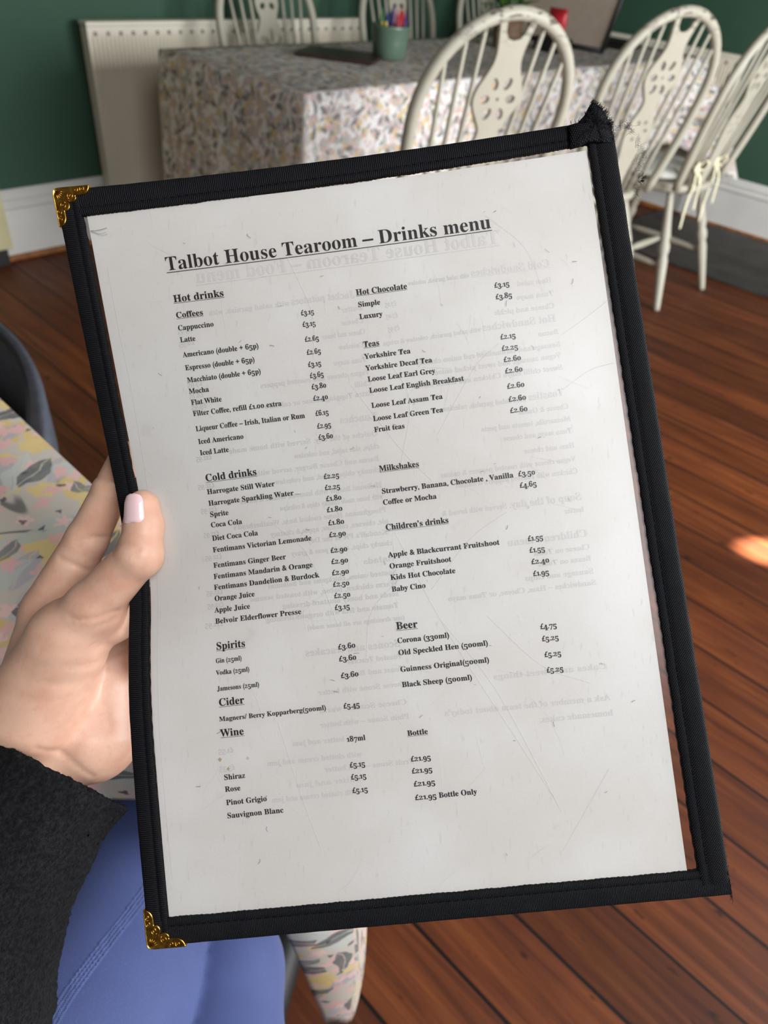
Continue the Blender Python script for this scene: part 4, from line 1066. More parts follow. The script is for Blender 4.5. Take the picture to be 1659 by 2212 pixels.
FRONT = [
    (0.1765, 0.1187, 0.7672, 0.118, 'Tu', 'Talbot House Tearoom – Drinks menu'),
    (0.1799, 0.1617, 0.2748, 0.1618, 'Hu', 'Hot drinks'),
    (0.1797, 0.1829, 0.2312, 0.1832, 'Su', 'Coffees'),
    (0.1793, 0.1997, 0.247, 0.1999, 'b', 'Cappuccino'),
    (0.1796, 0.2156, 0.2087, 0.2159, 'b', 'Latte'),
    (0.18, 0.2358, 0.3233, 0.2363, 'b', 'Americano (double + 65p)'),
    (0.1801, 0.2535, 0.3122, 0.2539, 'b', 'Espresso (double + 65p)'),
    (0.1799, 0.2701, 0.3201, 0.2704, 'b', 'Macchiato (double + 65p)'),
    (0.1795, 0.2852, 0.2182, 0.2855, 'b', 'Mocha'),
    (0.1801, 0.3003, 0.2391, 0.3006, 'b', 'Flat White'),
    (0.1801, 0.3154, 0.3488, 0.3162, 'b', 'Filter Coffee, refill £1.00 extra'),
    (0.1804, 0.3361, 0.3881, 0.3362, 'b', 'Liqueur Coffee – Irish, Italian or Rum'),
    (0.1809, 0.3534, 0.2688, 0.3536, 'b', 'Iced Americano'),
    (0.1806, 0.3685, 0.2368, 0.3686, 'b', 'Iced Latte'),
    (0.4086, 0.2001, 0.4328, 0.2002, 'b', '£3.15'),
    (0.4084, 0.2156, 0.4326, 0.2158, 'b', '£3.15'),
    (0.4085, 0.2357, 0.4346, 0.236, 'b', '£2.65'),
    (0.4083, 0.2533, 0.4346, 0.2534, 'b', '£2.65'),
    (0.4075, 0.2696, 0.4319, 0.2697, 'b', '£3.15'),
    (0.4077, 0.2846, 0.4334, 0.2845, 'b', '£3.65'),
    (0.4076, 0.2996, 0.4354, 0.2996, 'b', '£3.80'),
    (0.4075, 0.3151, 0.4353, 0.3151, 'b', '£2.40'),
    (0.4075, 0.3353, 0.4321, 0.3354, 'b', '£6.15'),
    (0.407, 0.3524, 0.4331, 0.3522, 'b', '£2.95'),
    (0.4064, 0.3672, 0.4338, 0.3672, 'b', '£3.60'),
    (0.5125, 0.1828, 0.6044, 0.1829, 'Su', 'Hot Chocolate'),
    (0.5128, 0.1989, 0.553, 0.1989, 'b', 'Simple'),
    (0.5122, 0.2151, 0.554, 0.2149, 'b', 'Luxury'),
    (0.7564, 0.1969, 0.7834, 0.1969, 'b', '£3.15'),
    (0.7556, 0.2123, 0.7852, 0.2122, 'b', '£3.85'),
    (0.5119, 0.2529, 0.5409, 0.2528, 'Su', 'Teas'),
    (0.5108, 0.2685, 0.5937, 0.2684, 'b', 'Yorkshire Tea'),
    (0.5098, 0.2841, 0.6292, 0.2838, 'b', 'Yorkshire Decaf Tea'),
    (0.5106, 0.2989, 0.6318, 0.2986, 'b', 'Loose Leaf Earl Grey'),
    (0.5104, 0.3139, 0.6798, 0.3132, 'b', 'Loose Leaf English Breakfast'),
    (0.5103, 0.334, 0.6381, 0.3333, 'b', 'Loose Leaf Assam Tea'),
    (0.5097, 0.3516, 0.6355, 0.3507, 'b', 'Loose Leaf Green Tea'),
    (0.5088, 0.3663, 0.564, 0.3658, 'b', 'Fruit teas'),
    (0.7534, 0.2655, 0.7809, 0.2654, 'b', '£2.15'),
    (0.7529, 0.2805, 0.782, 0.2806, 'b', '£2.25'),
    (0.7531, 0.2956, 0.7845, 0.2955, 'b', '£2.60'),
    (0.7526, 0.3106, 0.7844, 0.3105, 'b', '£2.60'),
    (0.7522, 0.3308, 0.7836, 0.3307, 'b', '£2.60'),
    (0.7513, 0.3479, 0.7831, 0.3477, 'b', '£2.60'),
    (0.7511, 0.3628, 0.7827, 0.3627, 'b', '£2.60'),
    (0.1827, 0.4043, 0.283, 0.4038, 'Hu', 'Cold drinks'),
    (0.1817, 0.4217, 0.3131, 0.4213, 'b', 'Harrogate Still Water'),
    (0.181, 0.4372, 0.3459, 0.4364, 'b', 'Harrogate Sparkling Water'),
    (0.1804, 0.4524, 0.2176, 0.4523, 'b', 'Sprite'),
    (0.1793, 0.4666, 0.2411, 0.4663, 'b', 'Coca Cola'),
    (0.1783, 0.4846, 0.2684, 0.4838, 'b', 'Diet Coca Cola'),
    (0.1767, 0.5002, 0.3673, 0.4984, 'b', 'Fentimans Victorian Lemonade'),
    (0.1744, 0.521, 0.3152, 0.5195, 'b', 'Fentimans Ginger Beer'),
    (0.1727, 0.5359, 0.363, 0.5337, 'b', 'Fentimans Mandarin & Orange'),
    (0.1713, 0.5504, 0.3723, 0.5481, 'b', 'Fentimans Dandelion & Burdock'),
    (0.1707, 0.5653, 0.2488, 0.5642, 'b', 'Orange Juice'),
    (0.1695, 0.5806, 0.238, 0.5797, 'b', 'Apple Juice'),
    (0.1696, 0.5953, 0.3326, 0.5935, 'b', 'Belvoir Elderflower Presse'),
    (0.4053, 0.4198, 0.4341, 0.4198, 'b', '£2.25'),
    (0.4043, 0.4346, 0.4329, 0.4346, 'b', '£2.25'),
    (0.4035, 0.4494, 0.433, 0.4494, 'b', '£1.80'),
    (0.402, 0.4641, 0.4318, 0.4641, 'b', '£1.80'),
    (0.4013, 0.4814, 0.4317, 0.4814, 'b', '£1.80'),
    (0.4, 0.4972, 0.4317, 0.4971, 'b', '£2.90'),
    (0.3987, 0.5179, 0.4305, 0.5178, 'b', '£2.90'),
    (0.3974, 0.5327, 0.4293, 0.5325, 'b', '£2.90'),
    (0.3961, 0.5475, 0.4282, 0.5472, 'b', '£2.90'),
    (0.3954, 0.5627, 0.4263, 0.5626, 'b', '£2.50'),
    (0.395, 0.5777, 0.4255, 0.5775, 'b', '£2.50'),
    (0.3938, 0.5931, 0.4217, 0.593, 'b', '£3.15'),
    (0.5074, 0.4185, 0.5794, 0.4182, 'Su', 'Milkshakes'),
    (0.506, 0.448, 0.7408, 0.4464, 'b', 'Strawberry, Banana, Chocolate , Vanilla'),
    (0.7489, 0.4459, 0.7793, 0.4458, 'b', '£3.50'),
    (0.5054, 0.4628, 0.6019, 0.4624, 'b', 'Coffee or Mocha'),
    (0.7486, 0.461, 0.7787, 0.4609, 'b', '£4.65'),
    (0.5039, 0.4962, 0.617, 0.4955, 'Su', 'Children’s drinks'),
    (0.5018, 0.5319, 0.6996, 0.5311, 'b', 'Apple & Blackcurrant Fruitshoot'),
    (0.5012, 0.5468, 0.6117, 0.5461, 'b', 'Orange Fruitshoot'),
    (0.5003, 0.5616, 0.6162, 0.5614, 'b', 'Kids Hot Chocolate'),
    (0.4998, 0.577, 0.5606, 0.5764, 'b', 'Baby Cino'),
    (0.7489, 0.5307, 0.776, 0.5306, 'b', '£1.55'),
    (0.7488, 0.5458, 0.7762, 0.5457, 'b', '£1.55'),
    (0.749, 0.5609, 0.781, 0.5608, 'b', '£2.40'),
    (0.7491, 0.5763, 0.7774, 0.5762, 'b', '£1.95'),
    (0.1684, 0.6295, 0.2239, 0.6288, 'Hu', 'Spirits'),
    (0.166, 0.6469, 0.215, 0.646, 's', 'Gin (25ml)'),
    (0.1652, 0.6623, 0.2276, 0.6614, 's', 'Vodka (25ml)'),
    (0.165, 0.6831, 0.2429, 0.6823, 's', 'Jamesons (25ml)'),
    (0.1656, 0.7027, 0.2124, 0.702, 'Hu', 'Cider'),
    (0.1636, 0.7226, 0.3579, 0.7204, 's', 'Magners/ Berry Kopparberg(500ml)'),
    (0.1634, 0.7424, 0.2061, 0.7422, 'Hu', 'Wine'),
    (0.3915, 0.6445, 0.4236, 0.6441, 'b', '£3.60'),
    (0.3907, 0.6601, 0.4227, 0.6597, 'b', '£3.60'),
    (0.3904, 0.6818, 0.4228, 0.6814, 'b', '£3.60'),
    (0.3885, 0.7211, 0.4179, 0.7208, 'b', '£5.45'),
    (0.3869, 0.7642, 0.4201, 0.764, 'b', '187ml'),
    (0.386, 0.7974, 0.4138, 0.7972, 'b', '£5.15'),
    (0.3854, 0.8129, 0.4131, 0.8127, 'b', '£5.15'),
    (0.3849, 0.8302, 0.4126, 0.83, 'b', '£5.15'),
    (0.1613, 0.7984, 0.1998, 0.7979, 'b', 'Shiraz'),
    (0.1608, 0.8137, 0.1889, 0.8134, 'b', 'Rose'),
    (0.1604, 0.8308, 0.2335, 0.8302, 'b', 'Pinot Grigio'),
    (0.1595, 0.8477, 0.2605, 0.8468, 'b', 'Sauvignon Blanc'),
    (0.499, 0.6264, 0.5371, 0.6263, 'Hu', 'Beer'),
    (0.4979, 0.6442, 0.59, 0.6435, 'b', 'Corona (330ml)'),
    (0.4969, 0.6598, 0.655, 0.6587, 'b', 'Old Speckled Hen (500ml)'),
    (0.4965, 0.6815, 0.6529, 0.6804, 'b', 'Guinness Original(500ml)'),
    (0.4958, 0.7013, 0.6193, 0.7005, 'b', 'Black Sheep (500ml)'),
    (0.748, 0.645, 0.777, 0.6449, 'b', '£4.75'),
    (0.7478, 0.6607, 0.7773, 0.6606, 'b', '£5.25'),
    (0.7481, 0.6812, 0.7775, 0.6811, 'b', '£5.25'),
    (0.7479, 0.7012, 0.7774, 0.7011, 'b', '£5.25'),
    (0.4937, 0.764, 0.5299, 0.7638, 'bu', 'Bottle'),
    (0.4934, 0.7972, 0.5289, 0.797, 'b', '£21.95'),
    (0.4923, 0.8126, 0.5286, 0.8125, 'b', '£21.95'),
    (0.4926, 0.8293, 0.5306, 0.829, 'b', '£21.95'),
    (0.4916, 0.8468, 0.5995, 0.8463, 'b', '£21.95 Bottle Only'),
]
BACK = [
    (0.7777, 0.139, 0.2272, 0.14, 'Tu', 'Talbot House Tearoom – Food menu'),
    (0.8588, 0.1785, 0.7192, 0.1777, 'Hu', 'Cold Sandwiches'),
    (0.7158, 0.1786, 0.6068, 0.1789, 's', 'with salad garnish, coleslaw'),
    (0.8575, 0.1993, 0.7969, 0.1986, 'b', 'Ham salad'),
    (0.8575, 0.2171, 0.7917, 0.2166, 'b', 'Tuna mayo'),
    (0.8558, 0.2335, 0.7493, 0.2327, 'b', 'Cheese and pickle'),
    (0.8548, 0.2509, 0.7252, 0.2513, 'H', 'Hot Sandwiches'),
    (0.7226, 0.2517, 0.5471, 0.254, 's', 'with salad garnish, coleslaw & crisps'),
    (0.8558, 0.2678, 0.8197, 0.268, 'b', 'Bacon'),
    (0.8553, 0.2843, 0.5998, 0.2857, 'b', 'Sausage and caramelised red onion chutney'),
    (0.8537, 0.2988, 0.6299, 0.3009, 'b', 'Vegan sausage and sweet picked onion'),
    (0.8533, 0.3147, 0.5905, 0.3164, 'b', 'Sweet chilli mayo Chicken and mixed leaves'),
    (0.8489, 0.3484, 0.7864, 0.3493, 'H', 'Toasties'),
    (0.7831, 0.3496, 0.6342, 0.35, 'b', 'with salad garnish, coleslaw'),
    (0.8538, 0.3659, 0.7659, 0.3663, 'b', 'Cheese & Onion'),
    (0.8534, 0.3823, 0.6967, 0.3827, 'b', 'Mozzarella, tomato and pesto'),
    (0.8527, 0.3977, 0.7328, 0.3981, 'b', 'Tuna mayo and cheese'),
    (0.8536, 0.4172, 0.7655, 0.4175, 'b', 'Ham and cheese'),
    (0.8516, 0.4349, 0.6144, 0.436, 'b', 'Vegan cheese with roasted peppers & onions'),
    (0.8525, 0.4507, 0.638, 0.4515, 'b', 'Chicken with roasted peppers & onions'),
    (0.852, 0.4851, 0.7256, 0.4858, 'H', 'Soup of the day.'),
    (0.722, 0.4855, 0.6074, 0.4861, 'b', 'Served with bread &'),
    (0.8528, 0.5008, 0.8182, 0.5009, 'b', 'butter'),
    (0.8527, 0.5331, 0.7131, 0.5344, 'H', 'Children’s menu'),
    (0.8534, 0.5496, 0.756, 0.5506, 'b', 'Cheese on Toast'),
    (0.8528, 0.5644, 0.7612, 0.5649, 'b', 'Beans on Toast'),
    (0.8535, 0.5809, 0.7346, 0.5814, 'b', 'Sausage and chips'),
    (0.8545, 0.5958, 0.5969, 0.5971, 'b', 'Sandwiches – Ham, Cheese, or Tuna mayo'),
    (0.8518, 0.7038, 0.6553, 0.7032, 'S', 'Cakes and sweet things'),
    (0.8492, 0.744, 0.5629, 0.7436, 'S', 'Ask a member of the team about today’s'),
    (0.8505, 0.7637, 0.7244, 0.7638, 'S', 'homemade cakes.'),
    (0.509, 0.185, 0.3936, 0.1846, 'H', 'Jacket potatoes'),
    (0.3909, 0.185, 0.2408, 0.185, 'b', 'with salad garnish, with'),
    (0.5813, 0.2032, 0.5605, 0.203, 'b', '£7.05'),
    (0.5807, 0.2187, 0.5591, 0.2185, 'b', '£7.05'),
    (0.5807, 0.2355, 0.559, 0.2359, 'b', '£7.95'),
    (0.5205, 0.2029, 0.4819, 0.203, 'b', 'Butter'),
    (0.5187, 0.2202, 0.4785, 0.2201, 'b', 'Cheese'),
    (0.5191, 0.2352, 0.4408, 0.2353, 'b', 'Cheese and beans'),
    (0.5132, 0.2521, 0.467, 0.2521, 'b', 'Coleslaw'),
    (0.5143, 0.2721, 0.4545, 0.2721, 'b', 'Tuna mayo'),
    (0.5167, 0.2891, 0.3146, 0.2898, 'b', 'Vegan cheese and roasted peppers'),
    (0.5163, 0.3039, 0.486, 0.3042, 'b', 'Chilli'),
    (0.5178, 0.3171, 0.3163, 0.3181, 'b', 'Extra Topping cheese or coleslaw'),
    (0.5173, 0.3492, 0.4498, 0.3494, 'H', 'Lunches'),
    (0.5147, 0.3706, 0.2362, 0.371, 'b', 'Quiche of the day. Served with home made'),
    (0.5137, 0.3878, 0.3568, 0.3883, 'b', 'chips, side salad, and coleslaw'),
    (0.5105, 0.4042, 0.2821, 0.405, 'b', 'Bacon and Cheese Burger, served with'),
    (0.5092, 0.4189, 0.3144, 0.4196, 'b', 'chunky chips, salad, and coleslaw'),
    (0.5077, 0.4391, 0.2432, 0.4399, 'b', 'Halloumi Burger with humous, tomato & leaves'),
    (0.5072, 0.4544, 0.3158, 0.4552, 'b', 'with home made chunky chips & coleslaw'),
    (0.5096, 0.4724, 0.2227, 0.4733, 'b', 'Ploughmans Home cooked ham, Weatherhead’s'),
    (0.5109, 0.4873, 0.2917, 0.4881, 'b', 'pie, cheeses, coleslaw, apple & chutney'),
    (0.5065, 0.5016, 0.3592, 0.5021, 'b', 'Kendall’s Pie of the Day'),
    (0.5121, 0.5162, 0.326, 0.5168, 'b', 'chunky chips, mushy peas & gravy'),
    (0.5115, 0.5369, 0.4553, 0.5374, 'S', 'Salads'),
    (0.5133, 0.5547, 0.2757, 0.5563, 'b', 'Sauteed onion, chickpeas and halloumi'),
    (0.5123, 0.5693, 0.2384, 0.5709, 'b', 'Warm chicken, bacon, with toasted sesame'),
    (0.5114, 0.5832, 0.2981, 0.5843, 'b', 'seeds and honey mustard dressing'),
    (0.5088, 0.5981, 0.2658, 0.6003, 'b', 'Tomato and feta with oregano dressing'),
    (0.5166, 0.6145, 0.3402, 0.6153, 's', '(our dressings are all home made)'),
    (0.5031, 0.6485, 0.3317, 0.6493, 'H', 'Scones and teacakes'),
    (0.5036, 0.6642, 0.4045, 0.6647, 'b', 'Toasted Teacake'),
    (0.5047, 0.6805, 0.3935, 0.6808, 'b', 'Toast and Butter'),
    (0.5069, 0.6999, 0.3469, 0.701, 'b', 'Cheese Scone with butter'),
    (0.5009, 0.7235, 0.3447, 0.7243, 'b', 'Cheese Scone – warm'),
    (0.5015, 0.7421, 0.3432, 0.7429, 'b', 'Plain Scone – with butter'),
    (0.3834, 0.7631, 0.2901, 0.7632, 'b', 'butter and jam'),
    (0.4098, 0.7847, 0.2415, 0.7857, 'b', 'with clotted cream and jam'),
    (0.4989, 0.7999, 0.3415, 0.8003, 'b', 'Fruit Scone – with butter'),
    (0.4026, 0.8159, 0.2877, 0.817, 'b', 'butter and jam'),
    (0.3956, 0.8321, 0.2421, 0.833, 'b', 'with clotted cream and jam'),
    (0.2056, 0.2031, 0.1773, 0.203, 'm', '£5.95'),
    (0.2058, 0.2206, 0.1757, 0.2204, 'm', '£6.95'),
    (0.2078, 0.2758, 0.1782, 0.2757, 'm', '£7.95'),
    (0.2067, 0.2914, 0.178, 0.2913, 'm', '£8.15'),
    (0.2086, 0.306, 0.1789, 0.3059, 'm', '£9.95'),
    (0.2017, 0.3756, 0.1706, 0.3754, 'm', '£12.95'),
    (0.1983, 0.413, 0.1651, 0.4128, 'm', '£12.95'),
    (0.1965, 0.4455, 0.1632, 0.4454, 'm', '£12.95'),
    (0.1934, 0.478, 0.1619, 0.478, 'm', '£12.95'),
    (0.1931, 0.5093, 0.1589, 0.5093, 'm', '£12.95'),
    (0.1882, 0.5562, 0.1553, 0.5564, 'm', '£12.95'),
    (0.1881, 0.5735, 0.1555, 0.5737, 'm', '£12.95'),
    (0.1842, 0.5989, 0.1493, 0.599, 'm', '£12.95'),
    (0.1839, 0.7639, 0.1561, 0.7638, 'm', '£1.55'),
    (0.1831, 0.786, 0.1545, 0.786, 'm', '£3.35'),
]
SH = [(.0480, .0321), (.9514, .0347), (.9334, .9740), (.0378, .9720)]


def sheet_uv(a, b):
    q = [np.array(p) for p in SH]
    return (q[0] * (1 - a)[..., None] + q[1] * a[..., None]) * (1 - b)[..., None] + (q[3] * (1 - a)[..., None] + q[2] * a[..., None]) * b[..., None]


def spline3(pts, n):
    return [(p.x, p.y) for p in spline([(u, v, 0) for u, v in pts], n)]


card = held_root('menu_sheet', 'white printed drinks menu sheet held inside the black edged clear sleeve', 'menu')
nu, nv = 50, 70
aa, bb = np.meshgrid(np.linspace(0, 1, nu), np.linspace(0, 1, nv))
suv = sheet_uv(aa.ravel(), bb.ravel())
held('paper', surf(suv[:, 0], suv[:, 1], np.zeros(len(suv))), grid_faces(nu, nv), M['paper'], card)
vs, fs = set_type(FRONT, .16); held('printed_text', vs, fs, M['ink'], card, False)['label'] = 'black serif printed text'
vs, fs = set_type(BACK, .07); held('show_through_text', vs, fs, M['ghost'], card, False)['label'] = 'pale grey reversed text showing through from the other side'

# faint copier line down the left margin and three food spots
bm = bmesh.new()
ln = [surf(*q, .1) for q in spline3([(0.0673, 0.1033), (0.0669, 0.1933), (0.0687, 0.2748), (0.0639, 0.4006), (0.0586, 0.4830), (0.0559, 0.5893), (0.0516, 0.7403), (0.0502, 0.9193)], 8)]
tube(bm, ln, .05, 4, caps=False)
held_bm('margin_line', bm, M['ghost'], card)
for (u_, v_), r_, c_ in (((0.1575, 0.7717), .75, 'stain'), ((0.1707, 0.7846), .6, 'stain'), ((0.2076, 0.7733), .65, 'greystain')):
    pts_ = [surf(u_, v_, .1)] + [surf(u_ + r_ * (1 + .25 * math.sin(3 * k + u_ * 90)) * math.cos(k * .524) / PW, v_ + r_ * math.sin(k * .524) * (1 + .2 * math.cos(2 * k)) / PH, .1) for k in range(12)]
    held('food_stain', pts_, [(0, 1 + k, 1 + (k + 1) % 12) for k in range(12)], M[c_], card, False)

holder = held_root('menu_holder', 'clear menu sleeve with black woven edging and brass corners held in the hand', 'menu holder')
aa, bb = np.meshgrid(np.linspace(.025, .975, 40), np.linspace(.02, .98, 55))
held('clear_film', surf(aa.ravel(), bb.ravel(), np.full(aa.size, .55)), grid_faces(40, 55), M['film'], holder)
held('clear_film', surf(aa.ravel(), bb.ravel(), np.full(aa.size, -.55)), grid_faces(40, 55), M['film'], holder)


def binding(edge, w0, w1, mat, lo, hi, lift, n=260, wob=.25, seed=0, stitch=True):
    """folded ribbon sewn over one edge of the panel"""
    L = PH if edge in 'LR' else PW
    # profile across: (fraction of width, height), front then back
    prof = [(-.035, 0), (-.02, .75), (.03, 1.25), (.12, 1.5), (.3, 1.62), (.5, 1.6), (.64, 1.42), (.69, 1.05), (.74, 1.42), (.84, 1.5), (.95, 1.35), (1.0, .95), (1.005, .6)]
    back = [(f, -h) for f, h in reversed(prof[1:])]
    full = prof + back
    k = len(full); V, UVs = [], []
    for i in range(n + 1):
        t = lo + (hi - lo) * i / n
        w = w0 + (w1 - w0) * t
        for j, (f, h) in enumerate(full):
            e = f * w
            jit = wob * noise.noise(Vector((t * L * .18, seed * 9.1, j * .05)))
            if f > .9: e += jit + .12 * math.sin(t * L * 4.2 + seed)
            if f < 0: e += .4 * jit
            hh = h + lift * (1 if h > 0 else -1) + .14 * noise.noise(Vector((t * L * .11, f * 2.0, seed)))
            if edge == 'L': u, v = e / PW, t
            elif edge == 'R': u, v = 1 - e / PW, t
            elif edge == 'T': u, v = t, e / PH
            else: u, v = t, 1 - e / PH
            V.append((u, v, hh)); UVs.append((t * L, f * w + (h if f <= 0 else 0)))
    V = np.array(V)
    pts = surf(V[:, 0], V[:, 1], V[:, 2])
    fs = [(i * k + j, i * k + (j + 1) % k, (i + 1) * k + (j + 1) % k, (i + 1) * k + j) for i in range(n) for j in range(k)]
    fs += [tuple(range(k)), tuple(n * k + j for j in reversed(range(k)))]
    if edge in 'RT': fs = [tuple(reversed(f)) for f in fs]
    o = held('edge_binding', pts, fs, M[mat], holder, True, UVs)
    o.data.set_sharp_from_angle(angle=math.radians(70))
    return o


binding('T', 11.3, 8.6, 'grosgrain', .012, .965, .0, seed=1)
binding('B', 10.6, 10.4, 'ribbed', .012, 1.0, .0, seed=2)
binding('L', 9.5, 8.5, 'grosgrain', .004, .996, .25, seed=3)
binding('R', 10.6, 11.6, 'canvas', .022, .985, .2, seed=4)
# stitching along the bindings
for edge, f, w0, w1, up in (('L', .69, 9.5, 8.5, 1.45), ('R', .69, 10.6, 11.6, 1.4), ('T', .70, 11.3, 8.6, 1.2), ('B', .70, 10.6, 10.4, 1.2)):
    bm = bmesh.new(); L = PH if edge in 'LR' else PW
    nst = int(L / 3.2)
    for i in range(2, nst - 4):
        ts = [(i + q) / nst for q in (.08, .5, .92)]
        pts = []
        for q, t in enumerate(ts):
            e = f * (w0 + (w1 - w0) * t)
            u, v = {'L': (e / PW, t), 'R': (1 - e / PW, t), 'T': (t, e / PH), 'B': (t, 1 - e / PH)}[edge]
            pts.append(surf(u, v, up + (.12 if q == 1 else -.1)))
        tube(bm, pts, .17, 5)
    held_bm('stitching', bm, M['thread'], holder)

# brass corners: stamped plate with a scalloped inner edge, rim and scrolls
def corner_cap(at_top):
    arm = [[(15.1, -.8), (14.9, .6), (13.9, 2.0), (12.4, 2.8), (10.5, 3.0), (8.9, 3.0)], [(8.7, 3.2), (8.8, 4.1), (8.1, 5.0), (6.9, 5.5), (5.7, 5.3), (4.8, 4.7)]]
    half = []
    for seg in arm:
        half += [(p.x, p.y) for p in spline([(x, y, 0) for x, y in seg], 3)]
    out = [(-.8, 2.2), (-.65, 1.0), (-.35, .2), (.2, -.35), (1.0, -.65), (2.2, -.8)] + half + [(y, x) for x, y in reversed(half)]
    def at(x, y, h): return surf(x / PW, (y / PH if at_top else 1 - y / PH), h)
    cen = (2.0, 2.0); vs, fs = [], []
    n = len(out)
    layers = [(0, 1.35, 1), (0, 2.05, 1), (.22, 2.25, 1), (.45, 2.05, 1), (1.6, 2.0, 0)]
    O = np.array(out); 
    nx = np.roll(O, -1, 0) - np.roll(O, 1, 0); nx = np.stack([-nx[:, 1], nx[:, 0]], 1); nx /= np.linalg.norm(nx, axis=1, keepdims=True)
    for ins, h, _ in layers[:4]:
        q = O + nx * ins
        for x, y in q: vs.append(at(x, y, h))
    for j in range(3):
        for i in range(n): fs.append((j * n + i, j * n + (i + 1) % n, (j + 1) * n + (i + 1) % n, (j + 1) * n + i))
    fs.append(tuple(3 * n + i for i in range(n)))
    # wraps over the edge and down the back
    b0 = len(vs)
    for x, y in O: vs.append(at(x, y, -1.9))
    for i in range(n): fs.append((i, b0 + i, b0 + (i + 1) % n, (i + 1) % n))
    fs.append(tuple(b0 + i for i in reversed(range(n))))
    me = bpy.data.meshes.new('corner_cap')
    bm = bmesh.new(); bv = [bm.verts.new(Vector(v) * MM) for v in vs]
    for f in fs: bm.faces.new([bv[i] for i in f])
    bmesh.ops.triangulate(bm, faces=[f for f in bm.faces if len(f.verts) > 4])
    o = obj('corner_cap', bm, M['brass'], holder, True, 40)
    o['label'] = 'scalloped brass corner cap'
    bm = bmesh.new()
    def scroll(cx, cy, r, a0, turns, d):
        pts = []
        for k in range(22):
            t = k / 21; a = a0 + d * turns * 2 * math.pi * t; rr = r * (1 - .8 * t)
            pts.append(at(cx + rr * math.cos(a), cy + rr * math.sin(a), 2.08))
        tube(bm, pts, .17, 6)
    scroll(6.6, 2.9, 1.5, 2.2, 1.4, 1); scroll(2.9, 6.6, 1.5, -.8, 1.4, -1); scroll(12.0, .6, 1.1, 2.6, 1.3, 1); scroll(.6, 12.0, 1.1, -1.2, 1.3, -1)
    scroll(9.3, .8, 1.1, 3.6, 1.2, 1); scroll(.8, 9.3, 1.1, -2.2, 1.2, -1)
    for k in range(5):
        a = .15 + k * .32
        tube(bm, [at(.5, .5, 2.05), at(.6 + 2.0 * math.cos(a), .6 + 2.0 * math.sin(a), 2.2), at(.6 + 3.2 * math.cos(a), .6 + 3.2 * math.sin(a), 2.05)], [.1, .24, .06], 6)
    s = held_bm('scrollwork', bm, M['brass'], o)
    return o


corner_cap(True); corner_cap(False)

# torn end of the top ribbon, flaring up at the right corner, with fringe
tear = [(75.2, 157.6, 2.5), (78.7, 158.4, 2.7), (81.3, 161.0, 3.5), (82.9, 164.1, 4.0), (84.4, 166.2, 4.5), (87.2, 164.2, 4.5), (89.5, 162.0, 4.0), (91.3, 159.1, 3.5), (92.4, 156.7, 3.0), (93.1, 153.9, 2.7), (93.1, 151.0, 2.5), (88.6, 150.7, 3.0), (83.1, 150.9, 3.4), (80.2, 149.6, 3.0), (76.3, 148.7, 2.5)]
cen = np.mean(np.array(tear), axis=0) + np.array([0, 0, 1.0]); n = len(tear)
vs = []
for s, dz in ((1, -2.2), (1, 0), (.9, .7), (.6, 1.1), (.3, 1.3)):
    for k, p in enumerate(tear):
        q = cen + (np.array(p) - cen) * s; q[2] = (p[2] * s + cen[2] * (1 - s)) + dz + .25 * noise.noise(Vector(q) * .4)
        vs.append(q)
fs = [(j * n + i, j * n + (i + 1) % n, (j + 1) * n + (i + 1) % n, (j + 1) * n + i) for j in range(4) for i in range(n)]
fs += [tuple(4 * n + i for i in range(n)), tuple(reversed(range(n)))]
tr_ = held('torn_ribbon_end', vs, [tuple(reversed(f)) for f in fs], M['canvas'], holder, True, [(v[0] * .8 + v[1] * .3, v[1] * .8 - v[0] * .3) for v in vs])
tr_['label'] = 'frayed end of the black ribbon sticking up'
bm = bmesh.new()
edge = [Vector(p) for p in tear[4:11]]
for k in range(420):
    t = random.random() * (len(edge) - 1); i = int(t); p = edge[i].lerp(edge[min(i + 1, len(edge) - 1)], t - i) + Vector((random.uniform(-1.2, .1), random.uniform(-1.2, .1), random.uniform(-1.2, 1.2)))
    d = Vector((random.uniform(.25, 1.0), random.uniform(.2, 1.0) * (1 - .5 * t / 6), random.uniform(-.5, .6))).normalized() * random.uniform(.8, 2.1 if t < 4 else 1.3)
    tube(bm, [p, p + d * .6, p + d + Vector((random.uniform(-.3, .3), random.uniform(-.3, .3), 0))], [.07, .06, .04], 4, caps=False)
for k in range(260):      # loose ends on the surface of the tear
    i = random.randrange(len(tear)); p = cen + (np.array(tear[i]) - cen) * random.random(); p[2] += 1.3
    d = Vector((random.uniform(-.4, .5), random.uniform(.1, 1), random.uniform(.1, .6))).normalized() * random.uniform(.8, 1.8)
    p = Vector(p); tube(bm, [p, p + d * .6, p + d + Vector((.2, .1, -.2))], [.09, .08, .05], 4, caps=False)
for k in range(700):      # fuzz on the right hand edge
    t = random.random() ** .8 * .97 + .02
    p = Vector(surf(1 + .25 / PW, t, random.uniform(-1, 1))); d = Vector((random.uniform(.3, 1.2), random.uniform(-.8, .8), random.uniform(-.4, .4))) * random.uniform(.25, .8) * (1.6 if t > .93 else 1)
    tube(bm, [p, p + d], [.05, .03], 3, caps=False)
for k in range(70):
    p = Vector(surf(1.0, .985 + random.random() * .02, random.uniform(-1, 1))); d = Vector((random.uniform(-.2, .8), random.uniform(-3.5, -.3), random.uniform(-.4, .4))) * random.uniform(.3, 1.5)
    tube(bm, [p, p + d * .5 + Vector((.3, 0, 0)), p + d], [.05, .04, .03], 3, caps=False)
fr = held_bm('frayed_fringe', bm, M['thread'], holder); fr['kind'] = 'stuff'

